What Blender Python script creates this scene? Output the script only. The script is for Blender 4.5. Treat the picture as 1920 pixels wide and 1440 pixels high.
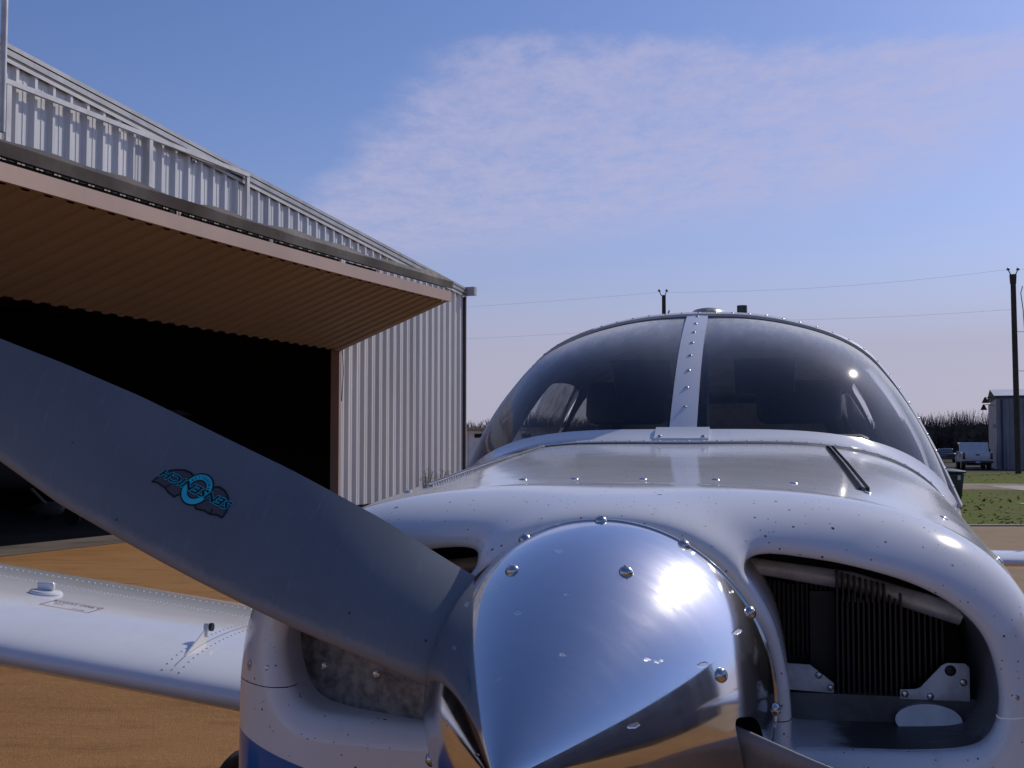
import bpy, bmesh, math, random
import numpy as np
from mathutils import Vector, Matrix

random.seed(7)
rng = np.random.default_rng(7)
sc = bpy.context.scene
for o in list(bpy.data.objects):
    bpy.data.objects.remove(o)
COL = sc.collection
R = math.radians

# ------------------------------------------------------------------ camera
cam_d = bpy.data.cameras.new('camera')
cam = bpy.data.objects.new('camera', cam_d)
COL.objects.link(cam)
cam.location = (0, 0, 1.5)
cam.rotation_euler = (R(90 + 3.046), 0, 0)
cam_d.sensor_width = 36
cam_d.lens = 42.28
cam_d.clip_start = 0.05
cam_d.clip_end = 4000
sc.camera = cam

# ------------------------------------------------------------------ sun, sky, exposure
SUN = Vector((.585, .555, .59)).normalized()
sd = bpy.data.lights.new('sun', 'SUN')
sd.energy = 3.0
sd.angle = R(0.53)
sd.color = (1.0, .93, .84)
so = bpy.data.objects.new('sun', sd)
COL.objects.link(so)
so.rotation_euler = SUN.to_track_quat('Z', 'Y').to_euler()

sc.view_settings.view_transform = 'Standard'
sc.view_settings.look = 'None'
sc.view_settings.exposure = -0.27
sc.view_settings.gamma = 1
sc.view_settings.use_curve_mapping = False
sc.render.engine = 'CYCLES'
sc.render.resolution_x = 1024
sc.render.resolution_y = 768

W = bpy.data.worlds.new('World')
sc.world = W
W.use_nodes = True
nt = W.node_tree
for n in list(nt.nodes):
    nt.nodes.remove(n)


class NT:
    """short hand for wiring node trees"""
    def __init__(s, tree): s.t = tree
    def n(s, kind, **kw):
        x = s.t.nodes.new(kind)
        for k, v in kw.items(): setattr(x, k, v)
        return x
    def set(s, sock, v):
        if isinstance(v, bpy.types.NodeSocket): s.t.links.new(v, sock)
        else:
            if sock.type == 'RGBA' and len(v) == 3: v = (*v, 1)
            sock.default_value = v
    def math(s, op, a, b=None, c=None, clamp=False):
        x = s.n('ShaderNodeMath', operation=op, use_clamp=clamp)
        for i, v in enumerate((a, b, c)):
            if v is not None: s.set(x.inputs[i], v)
        return x.outputs[0]
    def mix(s, f, a, b, mode='MIX'):
        x = s.n('ShaderNodeMix', data_type='RGBA', blend_type=mode)
        s.set(x.inputs[0], f); s.set(x.inputs[6], a); s.set(x.inputs[7], b)
        return x.outputs[2]
    def noise(s, vec, scale, detail=4, rough=.55, dist=0):
        x = s.n('ShaderNodeTexNoise')
        if vec is not None: s.set(x.inputs['Vector'], vec)
        x.inputs['Scale'].default_value = scale; x.inputs['Detail'].default_value = detail
        x.inputs['Roughness'].default_value = rough; x.inputs['Distortion'].default_value = dist
        return x.outputs['Fac']
    def step(s, v, a, b, lo=0., hi=1.):
        x = s.n('ShaderNodeMapRange', interpolation_type='SMOOTHSTEP')
        s.set(x.inputs[0], v)
        for i, q in enumerate((a, b, lo, hi)): s.set(x.inputs[i + 1], q)
        return x.outputs[0]
    def map(s, vec, scale=(1, 1, 1), rot=(0, 0, 0)):
        x = s.n('ShaderNodeMapping')
        s.set(x.inputs[0], vec); x.inputs['Scale'].default_value = scale; x.inputs['Rotation'].default_value = rot
        return x.outputs[0]


w = NT(nt)
sky = w.n('ShaderNodeTexSky', sky_type='NISHITA')
sky.sun_disc = False
sky.sun_elevation = math.asin(SUN.z)
sky.sun_rotation = math.atan2(SUN.x, SUN.y)
sky.altitude = 0
sky.air_density = 1.0
sky.dust_density = .8
sky.ozone_density = 3.0
tc = w.n('ShaderNodeTexCoord')
sep = w.n('ShaderNodeSeparateXYZ')
w.set(sep.inputs[0], tc.outputs['Generated'])
zz = w.math('MAXIMUM', sep.outputs[2], .03)
px = w.math('DIVIDE', sep.outputs[0], zz)
py = w.math('DIVIDE', sep.outputs[1], zz)
cmb = w.n('ShaderNodeCombineXYZ')
w.set(cmb.inputs[0], px); w.set(cmb.inputs[1], py)
cp = cmb.outputs[0]                       # position on a flat cloud sheet one unit overhead
big = w.noise(cp, 1.1, 5, .6)
mid = w.noise(w.map(cp, (1, .62, 1), (0, 0, .25)), 5.0, 8, .66)
fine = w.noise(w.map(cp, (1, .5, 1), (0, 0, .3)), 21, 6, .7)
wob = w.math('MULTIPLY_ADD', big, .6, -.30)
wob = w.math('ADD', wob, w.math('MULTIPLY_ADD', mid, .5, -.25))
ey = w.math('ADD', py, wob)
front = w.step(ey, 2.78, 3.10)
side = w.math('ADD', px, w.math('MULTIPLY', w.math('SUBTRACT', ey, 4.8), .36))
left = w.step(side, -.92, -.66)
far = w.math('MULTIPLY', w.step(w.math('ADD', ey, w.math('MULTIPLY', px, .80)), 5.1, 6.8, 1, .07), w.step(px, 1.2, 1.8, 1, .25))
tex = w.math('ADD', w.math('MULTIPLY', mid, .9), w.math('MULTIPLY', fine, .5))
tex = w.step(tex, .50, .86)
sheet = w.math('MULTIPLY', w.math('MULTIPLY', front, left), far)
sheet = w.math('MULTIPLY', sheet, w.math('MULTIPLY_ADD', tex, .5, .5))
wisp = w.math('MULTIPLY', w.step(w.math('ADD', big, w.math('MULTIPLY', mid, .5)), .92, 1.15), .25)
fac = w.math('MAXIMUM', sheet, wisp)
fac = w.math('MULTIPLY', fac, .64)
skc = w.mix(1.0, sky.outputs[0], (.78, .83, 1.13), "MULTIPLY")
skc = w.mix(w.step(w.math('SQRT', w.math('ADD', w.math('MULTIPLY', px, px), w.math('MULTIPLY', py, py))), 2.2, 13, 0, .84), skc, (4.95, 4.7, 6.15))
skc = w.mix(fac, skc, (5.7, 5.5, 7.7))
bg = w.n('ShaderNodeBackground')
w.set(bg.inputs[0], skc)
bg.inputs[1].default_value = .105
wo = w.n('ShaderNodeOutputWorld')
nt.links.new(bg.outputs[0], wo.inputs[0])

# ------------------------------------------------------------------ materials
MATS = {}


def mat(name, col, rough=.5, metal=0., var=.12, vs=4., bump=0., bs=60., coat=0., col2=None, stretch=(1, 1, 1), spec=.5):
    """principled material with noise variation in colour, roughness and relief"""
    if name in MATS: return MATS[name]
    m = bpy.data.materials.new(name); m.use_nodes = True
    t = NT(m.node_tree); b = m.node_tree.nodes['Principled BSDF']
    co = t.n('ShaderNodeTexCoord').outputs['Object']
    co = t.map(co, stretch)
    f = t.noise(co, vs, 6, .62)
    c2 = col2 if col2 else tuple(c * (1 - var * 1.6) for c in col)
    c1 = tuple(min(1, c * (1 + var * .6)) for c in col) if not col2 else col
    t.set(b.inputs['Base Color'], t.mix(t.step(f, .3, .72), c1, c2))
    f2 = t.noise(co, vs * 5, 4, .6)
    t.set(b.inputs['Roughness'], t.math('MULTIPLY_ADD', f2, rough * .5, rough * .75))
    b.inputs['Metallic'].default_value = metal
    b.inputs['Coat Weight'].default_value = coat
    b.inputs['Coat Roughness'].default_value = .06
    b.inputs['Specular IOR Level'].default_value = spec
    if bump:
        bn = t.n('ShaderNodeBump'); bn.inputs['Strength'].default_value = 1; bn.inputs['Distance'].default_value = bump
        t.set(bn.inputs['Height'], t.noise(co, bs, 5, .6)); t.set(b.inputs['Normal'], bn.outputs[0])
    MATS[name] = m
    return m


def paint_mat(name, stripe=True):
    """glossy white aircraft paint: insect specks, dust, a blue band low on the nose"""
    m = bpy.data.materials.new(name); m.use_nodes = True
    t = NT(m.node_tree); b = m.node_tree.nodes['Principled BSDF']
    co = t.n('ShaderNodeTexCoord').outputs['Object']
    c = t.mix(t.step(t.noise(co, 3, 6, .65), .35, .75), (.80, .80, .81), (.74, .735, .73))
    if stripe:
        sp = t.n('ShaderNodeSeparateXYZ'); t.set(sp.inputs[0], co)
        al = t.math('ABSOLUTE', sp.outputs[0])
        hgt = t.math('SUBTRACT', sp.outputs[2], t.math('MULTIPLY', t.math('SUBTRACT', t.math('MINIMUM', al, .43), .30), .22))
        c = t.mix(t.step(hgt, 1.1515, 1.1528, 1, 0), c, (.006, .13, .40))
    for sc_, thr, col, gate in ((34, .075, (.05, .035, .03), .46), (75, .12, (.10, .08, .07), .50), (130, .13, (.12, .09, .07), .56), (17, .06, (.16, .06, .05), .55)):
        v = t.n('ShaderNodeTexVoronoi'); t.set(v.inputs['Vector'], co); v.inputs['Scale'].default_value = sc_
        dd = t.math('ADD', v.outputs['Distance'], t.math('MULTIPLY_ADD', t.noise(co, sc_ * 6, 2), .16, -.08))
        k = t.step(dd, thr * .75, thr, 1, 0)
        g = t.n('ShaderNodeSeparateColor'); t.set(g.inputs[0], v.outputs['Color'])
        k = t.math('MULTIPLY', k, t.step(g.outputs[0], gate + .08, gate + .14))
        if stripe: c = t.mix(k, c, col)
    # dusty streaks
    st = t.noise(t.map(co, (9, 2, 3)), 6, 6, .7)
    c = t.mix(t.math('MULTIPLY', t.step(st, .55, .85), .22), c, (.33, .29, .25))
    t.set(b.inputs['Base Color'], c)
    r = t.noise(co, 14, 5, .6)
    t.set(b.inputs['Roughness'], t.math('MULTIPLY_ADD', r, .10, .06))
    b.inputs['Coat Weight'].default_value = .22
    b.inputs['Specular IOR Level'].default_value = .42
    b.inputs['Coat Roughness'].default_value = .07
    bn = t.n('ShaderNodeBump'); bn.inputs['Distance'].default_value = .0016; bn.inputs['Strength'].default_value = .5
    t.set(bn.inputs['Height'], t.noise(co, 7, 2, .5)); t.set(b.inputs['Normal'], bn.outputs[0])
    return m


def polished_mat():
    """hand polished aluminium with nicks and fine circular brushing"""
    m = bpy.data.materials.new('polished_aluminium'); m.use_nodes = True
    t = NT(m.node_tree); nt_ = m.node_tree
    for n in list(nt_.nodes): nt_.nodes.remove(n)
    co = t.n('ShaderNodeTexCoord').outputs['Object']
    grain = t.noise(t.map(co, (6, 60, 6)), 7, 5, .7)
    cl = t.noise(co, 9, 5, .6)
    # nicks: short bright scratches
    v = t.n('ShaderNodeTexVoronoi'); t.set(v.inputs['Vector'], t.map(co, (1, .35, 2.2), (0, .5, .4))); v.inputs['Scale'].default_value = 34
    g = t.n('ShaderNodeSeparateColor'); t.set(g.inputs[0], v.outputs['Color'])
    dd = t.math('ADD', v.outputs['Distance'], t.math('MULTIPLY_ADD', t.noise(co, 160, 2), .2, -.1))
    nick = t.math('MULTIPLY', t.step(dd, .10, .17, 1, 0), t.step(g.outputs[1], .56, .6))
    bn = t.n('ShaderNodeBump'); bn.inputs['Distance'].default_value = .0005; bn.inputs['Strength'].default_value = .5
    hh = t.math('ADD', t.math('MULTIPLY', grain, .10), t.math('MULTIPLY', nick, -.9))
    hh = t.math('ADD', hh, t.math('MULTIPLY', t.noise(co, 5, 2), 1.2))
    t.set(bn.inputs['Height'], hh)
    def gl(rough, col):
        x = t.n('ShaderNodeBsdfGlossy'); t.set(x.inputs['Color'], col); t.set(x.inputs['Roughness'], rough)
        t.set(x.inputs['Normal'], bn.outputs[0]); return x.outputs[0]
    col = t.mix(cl, (.84, .84, .86), (.72, .72, .75))
    smear = t.step(t.noise(t.map(co, (3, 14, 3), (0, .4, .3)), 4, 6, .7), .42, .72)
    a = gl(t.math('ADD', t.math('MULTIPLY', nick, .2), t.math('MULTIPLY_ADD', grain, .05, .03)), col)
    b = gl(t.math('MULTIPLY_ADD', grain, .12, .12), col)
    c_ = gl(.36, (.85, .84, .83))
    m1 = t.n('ShaderNodeMixShader'); t.set(m1.inputs[0], t.math('MULTIPLY_ADD', smear, .26, .10))
    nt_.links.new(a, m1.inputs[1]); nt_.links.new(b, m1.inputs[2])
    mx = t.n('ShaderNodeMixShader'); t.set(mx.inputs[0], t.math('MULTIPLY_ADD', nick, .8, t.math('MULTIPLY_ADD', smear, .05, .05), clamp=True))
    nt_.links.new(m1.outputs[0], mx.inputs[1]); nt_.links.new(c_, mx.inputs[2])
    o = t.n('ShaderNodeOutputMaterial'); nt_.links.new(mx.outputs[0], o.inputs[0])
    return m


def glass_mat(name, tint=(.84, .85, .86)):
    m = bpy.data.materials.new(name); m.use_nodes = True
    t = NT(m.node_tree); nt_ = m.node_tree
    for n in list(nt_.nodes): nt_.nodes.remove(n)
    co = t.n('ShaderNodeTexCoord').outputs['Object']
    tr = t.n('ShaderNodeBsdfTransparent'); t.set(tr.inputs[0], tint)
    gl = t.n('ShaderNodeBsdfGlossy'); gl.inputs['Roughness'].default_value = .055
    t.set(gl.inputs['Color'], (.95, .95, .95))
    di = t.n('ShaderNodeBsdfDiffuse'); t.set(di.inputs[0], (.72, .72, .72))
    fr = t.n('ShaderNodeFresnel'); fr.inputs[0].default_value = 1.49
    bn = t.n('ShaderNodeBump'); bn.inputs['Distance'].default_value = .002; bn.inputs['Strength'].default_value = .35
    t.set(bn.inputs['Height'], t.noise(co, 5, 2)); t.set(gl.inputs['Normal'], bn.outputs[0])
    mx = t.n('ShaderNodeMixShader'); t.set(mx.inputs[0], t.math('MULTIPLY', fr.outputs[0], 1.1, clamp=True))
    nt_.links.new(tr.outputs[0], mx.inputs[1]); nt_.links.new(gl.outputs[0], mx.inputs[2])
    m2 = t.n('ShaderNodeMixShader')
    lw = t.n('ShaderNodeLayerWeight'); lw.inputs[0].default_value = .5
    du = t.math('MULTIPLY_ADD', t.math('POWER', lw.outputs['Facing'], 6.5), 2.4, .006)
    du = t.math('MULTIPLY', du, t.math('MULTIPLY_ADD', t.step(t.noise(t.map(co, (8, 2, 3)), 6, 6, .7), .35, .8), .45, .75), clamp=True)
    t.set(m2.inputs[0], du)
    nt_.links.new(mx.outputs[0], m2.inputs[1]); nt_.links.new(di.outputs[0], m2.inputs[2])
    o = t.n('ShaderNodeOutputMaterial'); nt_.links.new(m2.outputs[0], o.inputs[0])
    return m


PAINT = paint_mat('cowl_paint', True)
WHITE = paint_mat('white_paint', False)
POLISH = polished_mat()
GLASS = glass_mat('acrylic')
STEEL = mat('screw_steel', (.62, .61, .60), .22, 1., .15, 40)
PLATE = mat('bracket_plate', (.80, .79, .78), .45, .05, .25, 18, .0004, 90)
BLACK = mat('engine_black', (.012, .012, .013), .45, 0, .3, 20)
DARK = mat('dark_recess', (.006, .006, .006), .8, 0, .2, 10)
RUBBER = mat('tyre_rubber', (.02, .02, .02), .75, 0, .2, 30)
def blade_mat():
    m = bpy.data.materials.new('blade_paint'); m.use_nodes = True
    t = NT(m.node_tree); b = m.node_tree.nodes['Principled BSDF']
    co = t.n('ShaderNodeTexCoord').outputs['Object']
    at = t.n('ShaderNodeAttribute'); at.attribute_name = 'chord'
    e = t.math('ADD', at.outputs['Fac'], t.math('MULTIPLY_ADD', t.noise(co, 60, 6, .75), .12, -.06))
    c = t.mix(t.step(t.noise(co, 6, 6, .65), .3, .75), (.185, .203, .222), (.150, .165, .183))
    c = t.mix(t.math('MULTIPLY', t.step(e, .03, .10, 1, 0), .8), c, (.32, .29, .27))
    st = t.noise(t.map(co, (30, 4, 4), (0, R(26), 0)), 5, 5, .7)
    c = t.mix(t.math('MULTIPLY', t.step(st, .56, .8), .35), c, (.34, .37, .41))
    v = t.n('ShaderNodeTexVoronoi'); t.set(v.inputs['Vector'], co); v.inputs['Scale'].default_value = 55
    g = t.n('ShaderNodeSeparateColor'); t.set(g.inputs[0], v.outputs['Color'])
    k = t.math('MULTIPLY', t.step(t.math('ADD', v.outputs['Distance'], t.math('MULTIPLY_ADD', t.noise(co, 300, 2), .16, -.08)), .06, .11, 1, 0), t.step(t.math('SUBTRACT', g.outputs[0], t.math('MULTIPLY', t.step(at.outputs['Fac'], .0, .25, 1, 0), .45)), .5, .45, 0, 1))
    c = t.mix(t.math('MULTIPLY', k, t.step(g.outputs[1], .6, .62)), c, (.06, .05, .045))
    t.set(b.inputs['Base Color'], c)
    t.set(b.inputs['Roughness'], t.math('MULTIPLY_ADD', t.noise(co, 20, 5, .6), .2, .28))
    return m
GREYB = blade_mat()
BAFFLE = mat('baffle_dirty', (.30, .29, .275), .5, .2, .5, 70, .0010, 80, col2=(.10, .09, .085))
BAND = mat('baffle_grey', (.16, .155, .15), .5, .2, .3, 20)
TUBE = mat('tube_grey', (.85, .84, .83), .4, .2, .3, 20)
LINER = mat('cabin_fabric', (.36, .33, .29), .85, 0, .2, 15)
SEATM = mat('seat_vinyl', (.035, .033, .033), .6, 0, .2, 20)
PANELB = mat('instrument_black', (.010, .010, .010), .6, 0, .2, 20)
SHADE_BROWN = mat('frame_shade_brown', (.20, .14, .09), .45, .3, .3, 20)  # brown carrying the frame's shade and the ground's reflection
SIDING = mat('galvanised_siding', (.70, .69, .68), .42, .1, .10, .8, 0, 40, stretch=(1, 1, .15))
TRIM = mat('grey_trim', (.40, .40, .41), .45, .3, .15, 2)
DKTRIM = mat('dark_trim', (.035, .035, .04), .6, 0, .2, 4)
DOORM = mat('door_sheet_brown', (.245, .185, .14), .55, .05, .06, .5)
FASCIA = mat('door_frame_tan', (.44, .31, .25), .5, .1, .08, .6)
FLAP = mat('weather_flap', (.075, .060, .054), .75, 0, .3, 1.5)
CONC = mat('concrete', (.40, .36, .31), .9, 0, .25, .7, .004, 9)
WOOD = mat('pole_wood', (.06, .045, .035), .85, 0, .3, 5)
WIRE = mat('wire_metal', (.10, .10, .11), .5, .5, .1, 5)
BARK = mat('bare_bark', (.055, .045, .04), .9, 0, .3, 3)

# ------------------------------------------------------------------ helpers


def link(o, parent=None):
    COL.objects.link(o)
    if parent: o.parent = parent
    return o


def empty(name, label, cat, loc=(0, 0, 0), rz=0, group=None):
    o = bpy.data.objects.new(name, None)
    o.location = loc; o.rotation_euler = (0, 0, rz); o.empty_display_size = .2
    o['label'] = label; o['category'] = cat
    if group: o['group'] = group
    return link(o)


def make(name, v, f, m, parent=None, smooth=False, kind=None, label=None, weld=0):
    me = bpy.data.meshes.new(name)
    me.from_pydata([tuple(map(float, p)) for p in v], [], [tuple(q) for q in f])
    if weld or True:
        bm = bmesh.new(); bm.from_mesh(me)
        if weld: bmesh.ops.remove_doubles(bm, verts=bm.verts, dist=weld)
        bmesh.ops.recalc_face_normals(bm, faces=bm.faces)
        bm.to_mesh(me); bm.free()
    me.materials.append(m)
    if smooth:
        me.polygons.foreach_set('use_smooth', [True] * len(me.polygons))
        if smooth != True:
            me.set_sharp_from_angle(angle=R(smooth))
    o = bpy.data.objects.new(name, me)
    link(o, parent)
    if kind: o['kind'] = kind
    if label: o['label'] = label
    return o


def share(src, parent=None, loc=None, rot=None, scale=None):
    o = src.copy(); COL.objects.link(o)
    if parent is not None: o.parent = parent
    if loc is not None: o.location = loc
    if rot is not None: o.rotation_euler = rot
    if scale is not None: o.scale = scale
    return o


class MB:
    """collects simple shapes into one mesh"""
    def __init__(s): s.v = []; s.f = []
    def add(s, v, f):
        b = len(s.v); s.v += [tuple(p) for p in v]; s.f += [tuple(i + b for i in q) for q in f]; return s
    def box(s, lo, hi, M=None):
        x0, y0, z0 = lo; x1, y1, z1 = hi
        v = [(x0, y0, z0), (x1, y0, z0), (x1, y1, z0), (x0, y1, z0), (x0, y0, z1), (x1, y0, z1), (x1, y1, z1), (x0, y1, z1)]
        if M is not None: v = [M @ Vector(p) for p in v]
        return s.add(v, [(0, 3, 2, 1), (4, 5, 6, 7), (0, 1, 5, 4), (1, 2, 6, 5), (2, 3, 7, 6), (3, 0, 4, 7)])
    def tube(s, pts, r, n=10, cap=True):
        pts = [Vector(p) for p in pts]; rr = r if hasattr(r, '__len__') else [r] * len(pts)
        rows = []
        for i, p in enumerate(pts):
            d = (pts[min(i + 1, len(pts) - 1)] - pts[max(i - 1, 0)]).normalized()
            a = d.cross(Vector((0, 0, 1)) if abs(d.z) < .95 else Vector((1, 0, 0))).normalized(); b = d.cross(a)
            rows.append([p + (a * math.cos(2 * math.pi * k / n) + b * math.sin(2 * math.pi * k / n)) * rr[i] for k in range(n)])
        return s.loft(rows, True, cap)
    def loft(s, rows, closed=True, cap=False):
        n = len(rows[0]); v = [p for r_ in rows for p in r_]; f = []
        for i in range(len(rows) - 1):
            for k in range(n if closed else n - 1):
                k2 = (k + 1) % n
                f.append((i * n + k, i * n + k2, (i + 1) * n + k2, (i + 1) * n + k))
        if cap: f += [tuple(range(n))[::-1], tuple(range((len(rows) - 1) * n, len(rows) * n))]
        return s.add(v, f)
    def dome(s, c, axis, r, h, n=10, rings=3):
        c = Vector(c); d = Vector(axis).normalized()
        a = d.cross(Vector((0, 0, 1)) if abs(d.z) < .9 else Vector((1, 0, 0))).normalized(); b = d.cross(a)
        rows = []
        for i in range(rings):
            t = i / rings * math.pi / 2
            rows.append([c + (a * math.cos(2 * math.pi * k / n) + b * math.sin(2 * math.pi * k / n)) * r * math.cos(t) + d * h * math.sin(t) for k in range(n)])
        base = len(s.v); s.loft(rows, True, False)
        s.v.append(tuple(c + d * h)); top = len(s.v) - 1; o = base + (rings - 1) * n
        for k in range(n): s.f.append((o + k, o + (k + 1) % n, top))
        return s
    def prism(s, poly, lo, hi, axis=1):
        """extrude a 2D polygon along an axis"""
        def P(p, h):
            return (p[0], h, p[1]) if axis == 1 else ((h, p[0], p[1]) if axis == 0 else (p[0], p[1], h))
        n = len(poly)
        v = [P(p, lo) for p in poly] + [P(p, hi) for p in poly]
        f = [tuple(range(n)), tuple(range(2 * n - 1, n - 1, -1))] + [(k, (k + 1) % n, n + (k + 1) % n, n + k) for k in range(n)]
        return s.add(v, f)
    def build(s, name, m, parent=None, **kw): return make(name, s.v, s.f, m, parent, **kw)


def bevel(o, w_=.01, seg=2, ang=40):
    bm = bmesh.new(); bm.from_mesh(o.data)
    ed = [e for e in bm.edges if len(e.link_faces) == 2 and e.calc_face_angle(0) > R(ang)]
    bmesh.ops.bevel(bm, geom=ed, offset=w_, segments=seg, affect='EDGES', profile=.5, clamp_overlap=True)
    bm.to_mesh(o.data); bm.free()
    o.data.polygons.foreach_set('use_smooth', [True] * len(o.data.polygons))
    o.data.set_sharp_from_angle(angle=R(50))
    return o


def clip(V, F, fld, flag=None):
    """keep the part of a polygon mesh where fld >= 0; V may carry extra columns. cut vertices get fld 0 and flag 1"""
    V = [np.array(p, float) for p in V]; fld = list(map(float, fld)); cut = list(flag) if flag is not None else [0] * len(V)
    cache = {}; out = []
    def mid(i, j):
        k = (min(i, j), max(i, j))
        if k not in cache:
            t = fld[i] / (fld[i] - fld[j]); V.append(V[i] + (V[j] - V[i]) * t); fld.append(0.); cut.append(cut[i] & cut[j] if flag is not None else 1)
            cache[k] = len(V) - 1
        return cache[k]
    for q in F:
        s_ = [fld[i] >= 0 for i in q]
        if all(s_): out.append(tuple(q)); continue
        if not any(s_): continue
        r_ = []
        for a in range(len(q)):
            i, j = q[a], q[(a + 1) % len(q)]
            if s_[a]: r_.append(i)
            if s_[a] != (fld[j] >= 0): r_.append(mid(i, j))
        if len(r_) >= 3: out.append(tuple(r_))
    used = sorted({i for q in out for i in q}); mp = {o_: n_ for n_, o_ in enumerate(used)}
    return np.array([V[i] for i in used]), [tuple(mp[i] for i in q) for q in out], np.array([fld[i] for i in used]), np.array([cut[i] for i in used])


def smooth_poly(P, n=10):
    P = np.array(P, float); out = []; N = len(P)
    for i in range(N):
        p0, p1, p2, p3 = P[i - 1], P[i], P[(i + 1) % N], P[(i + 2) % N]
        for t in np.arange(n) / n:
            out.append(.5 * ((2 * p1) + (p2 - p0) * t + (2 * p0 - 5 * p1 + 4 * p2 - p3) * t * t + (3 * p1 - p0 - 3 * p2 + p3) * t ** 3))
    return np.array(out)


def sdf(pts, poly):
    """signed distance (positive outside) and outward gradient"""
    a = poly; b = np.roll(poly, -1, 0); d = b - a
    best = np.full(len(pts), 1e9); near = np.zeros_like(pts); ins = np.zeros(len(pts), bool)
    for p, q, e in zip(a, b, d):
        t = np.clip(((pts - p) @ e) / (e @ e + 1e-12), 0, 1); c = p + t[:, None] * e
        r = np.linalg.norm(pts - c, axis=1); k = r < best; best[k] = r[k]; near[k] = c[k]
        cond = (p[1] > pts[:, 1]) != (q[1] > pts[:, 1])
        with np.errstate(divide='ignore', invalid='ignore'):
            xx = p[0] + (pts[:, 1] - p[1]) / (q[1] - p[1]) * (q[0] - p[0])
        ins ^= cond & (pts[:, 0] < xx)
    g = pts - near; g /= np.maximum(np.linalg.norm(g, axis=1), 1e-9)[:, None]
    sgn = np.where(ins, -1, 1)
    return best * sgn, g * sgn[:, None]


# ================================================================== SETTING
def ground_mat():
    m = bpy.data.materials.new('tan_ground'); m.use_nodes = True
    t = NT(m.node_tree); b = m.node_tree.nodes['Principled BSDF']
    co = t.n('ShaderNodeTexCoord').outputs['Object']
    a = t.noise(co, .35, 6, .65); c_ = t.noise(t.map(co, (.55, 1.5, 1), (0, 0, .5)), 2.2, 10, .74); d_ = t.noise(co, 22, 6, .7)
    k = t.mix(t.step(a, .35, .68), (.40, .215, .090), (.33, .17, .066))
    k = t.mix(t.math('MULTIPLY', t.step(c_, .46, .68), .55), k, (.19, .10, .042))
    k = t.mix(t.math('MULTIPLY', t.step(d_, .5, .75), .55), k, (.50, .32, .15))
    t.set(b.inputs['Base Color'], k); b.inputs['Roughness'].default_value = .95; b.inputs['Specular IOR Level'].default_value = .05
    bn = t.n('ShaderNodeBump'); bn.inputs['Distance'].default_value = .010
    t.set(bn.inputs['Height'], t.math('ADD', d_, t.noise(co, 90, 4, .7))); t.set(b.inputs['Normal'], bn.outputs[0])
    return m


def sheet(name, poly, z, m, kind='structure'):
    return make(name, [(x, y, z) for x, y in poly], [tuple(range(len(poly)))], m, kind=kind)


sheet('ground', [(-1500, -1500), (1500, -1500), (1500, 2500), (-1500, 2500)], 0, ground_mat())
APRON = mat('apron_concrete', (.36, .265, .17), .9, 0, .18, .5, .004, 14, col2=(.30, .21, .13), spec=.05)
sheet('apron', [(5.0, 3), (60, 3), (60, 23.1), (5.0, 23.1)], .004, APRON)
GRASSB = mat('grass_soil', (.11, .155, .018), .95, 0, .4, .35, .01, 8, col2=(.14, .12, .045), spec=.05)
sheet('grass_field', [(4.0, 23.25), (60, 23.25), (140, 74), (4.0, 74)], .008, GRASSB)
YARD = mat('dark_gravel', (.10, .085, .075), .95, 0, .3, .4, .01, 5, spec=.05)
sheet('gravel_yard', [(4.0, 74), (150, 74), (160, 128), (4.0, 128)], .012, YARD)
DIRT = mat('pale_dirt', (.34, .27, .20), .95, 0, .25, .5, .008, 6, spec=.05)
sheet('dirt_track', [(13, 43), (22.5, 43), (26, 50.5), (14, 50.5)], .016, DIRT)
sheet('concrete_pad', [(17.2, 37.5), (40, 37.5), (50, 47.5), (18.7, 47.5)], .02, CONC)
sheet('concrete_slab', [(13.2, 28.6), (40, 28.6), (40, 32.6), (13.6, 32.6)], .02, CONC)
kb = MB(); kb.box((5, 23.1, 0), (60, 23.25, .035)); kb.build('apron_edge', CONC, kind='structure')
PASTURE = mat('far_pasture', (.085, .075, .035), .95, 0, .3, .05, spec=.05)
sheet('pasture', [(-400, 128), (400, 128), (500, 700), (-500, 700)], .012, PASTURE)

# grass blades
GR = mat('grass_blade', (.15, .21, .03), .8, 0, .3, .6, col2=(.17, .15, .05), spec=.05)
gv, gf = [], []
for i in range(4000):
    y = 23.3 + 50 * random.random() ** 1.6; x = 4.5 + random.random() * (y * .62)
    if 37 < y < 48 and x > 17: continue
    if 28.4 < y < 32.8 and x > 13.2: continue
    if 42.8 < y < 50.7 and 12.8 < x < 25 and random.random() < .9: continue
    h = random.uniform(.02, .06) * (2.2 if math.sin(x * 1.3) * math.sin(y * .9) > .6 else 1); a = random.uniform(0, 6.28); b_ = len(gv)
    wd = random.uniform(.02, .05)
    gv += [(x - math.cos(a) * wd, y - math.sin(a) * wd, .008), (x + math.cos(a) * wd, y + math.sin(a) * wd, .008), (x + random.uniform(-.16, .16), y + random.uniform(-.16, .10), h)]
    gf.append((b_, b_ + 1, b_ + 2))
g = make('grass', gv, gf, GR, kind='stuff'); g['label'] = 'short green winter grass beside the concrete apron'

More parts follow.
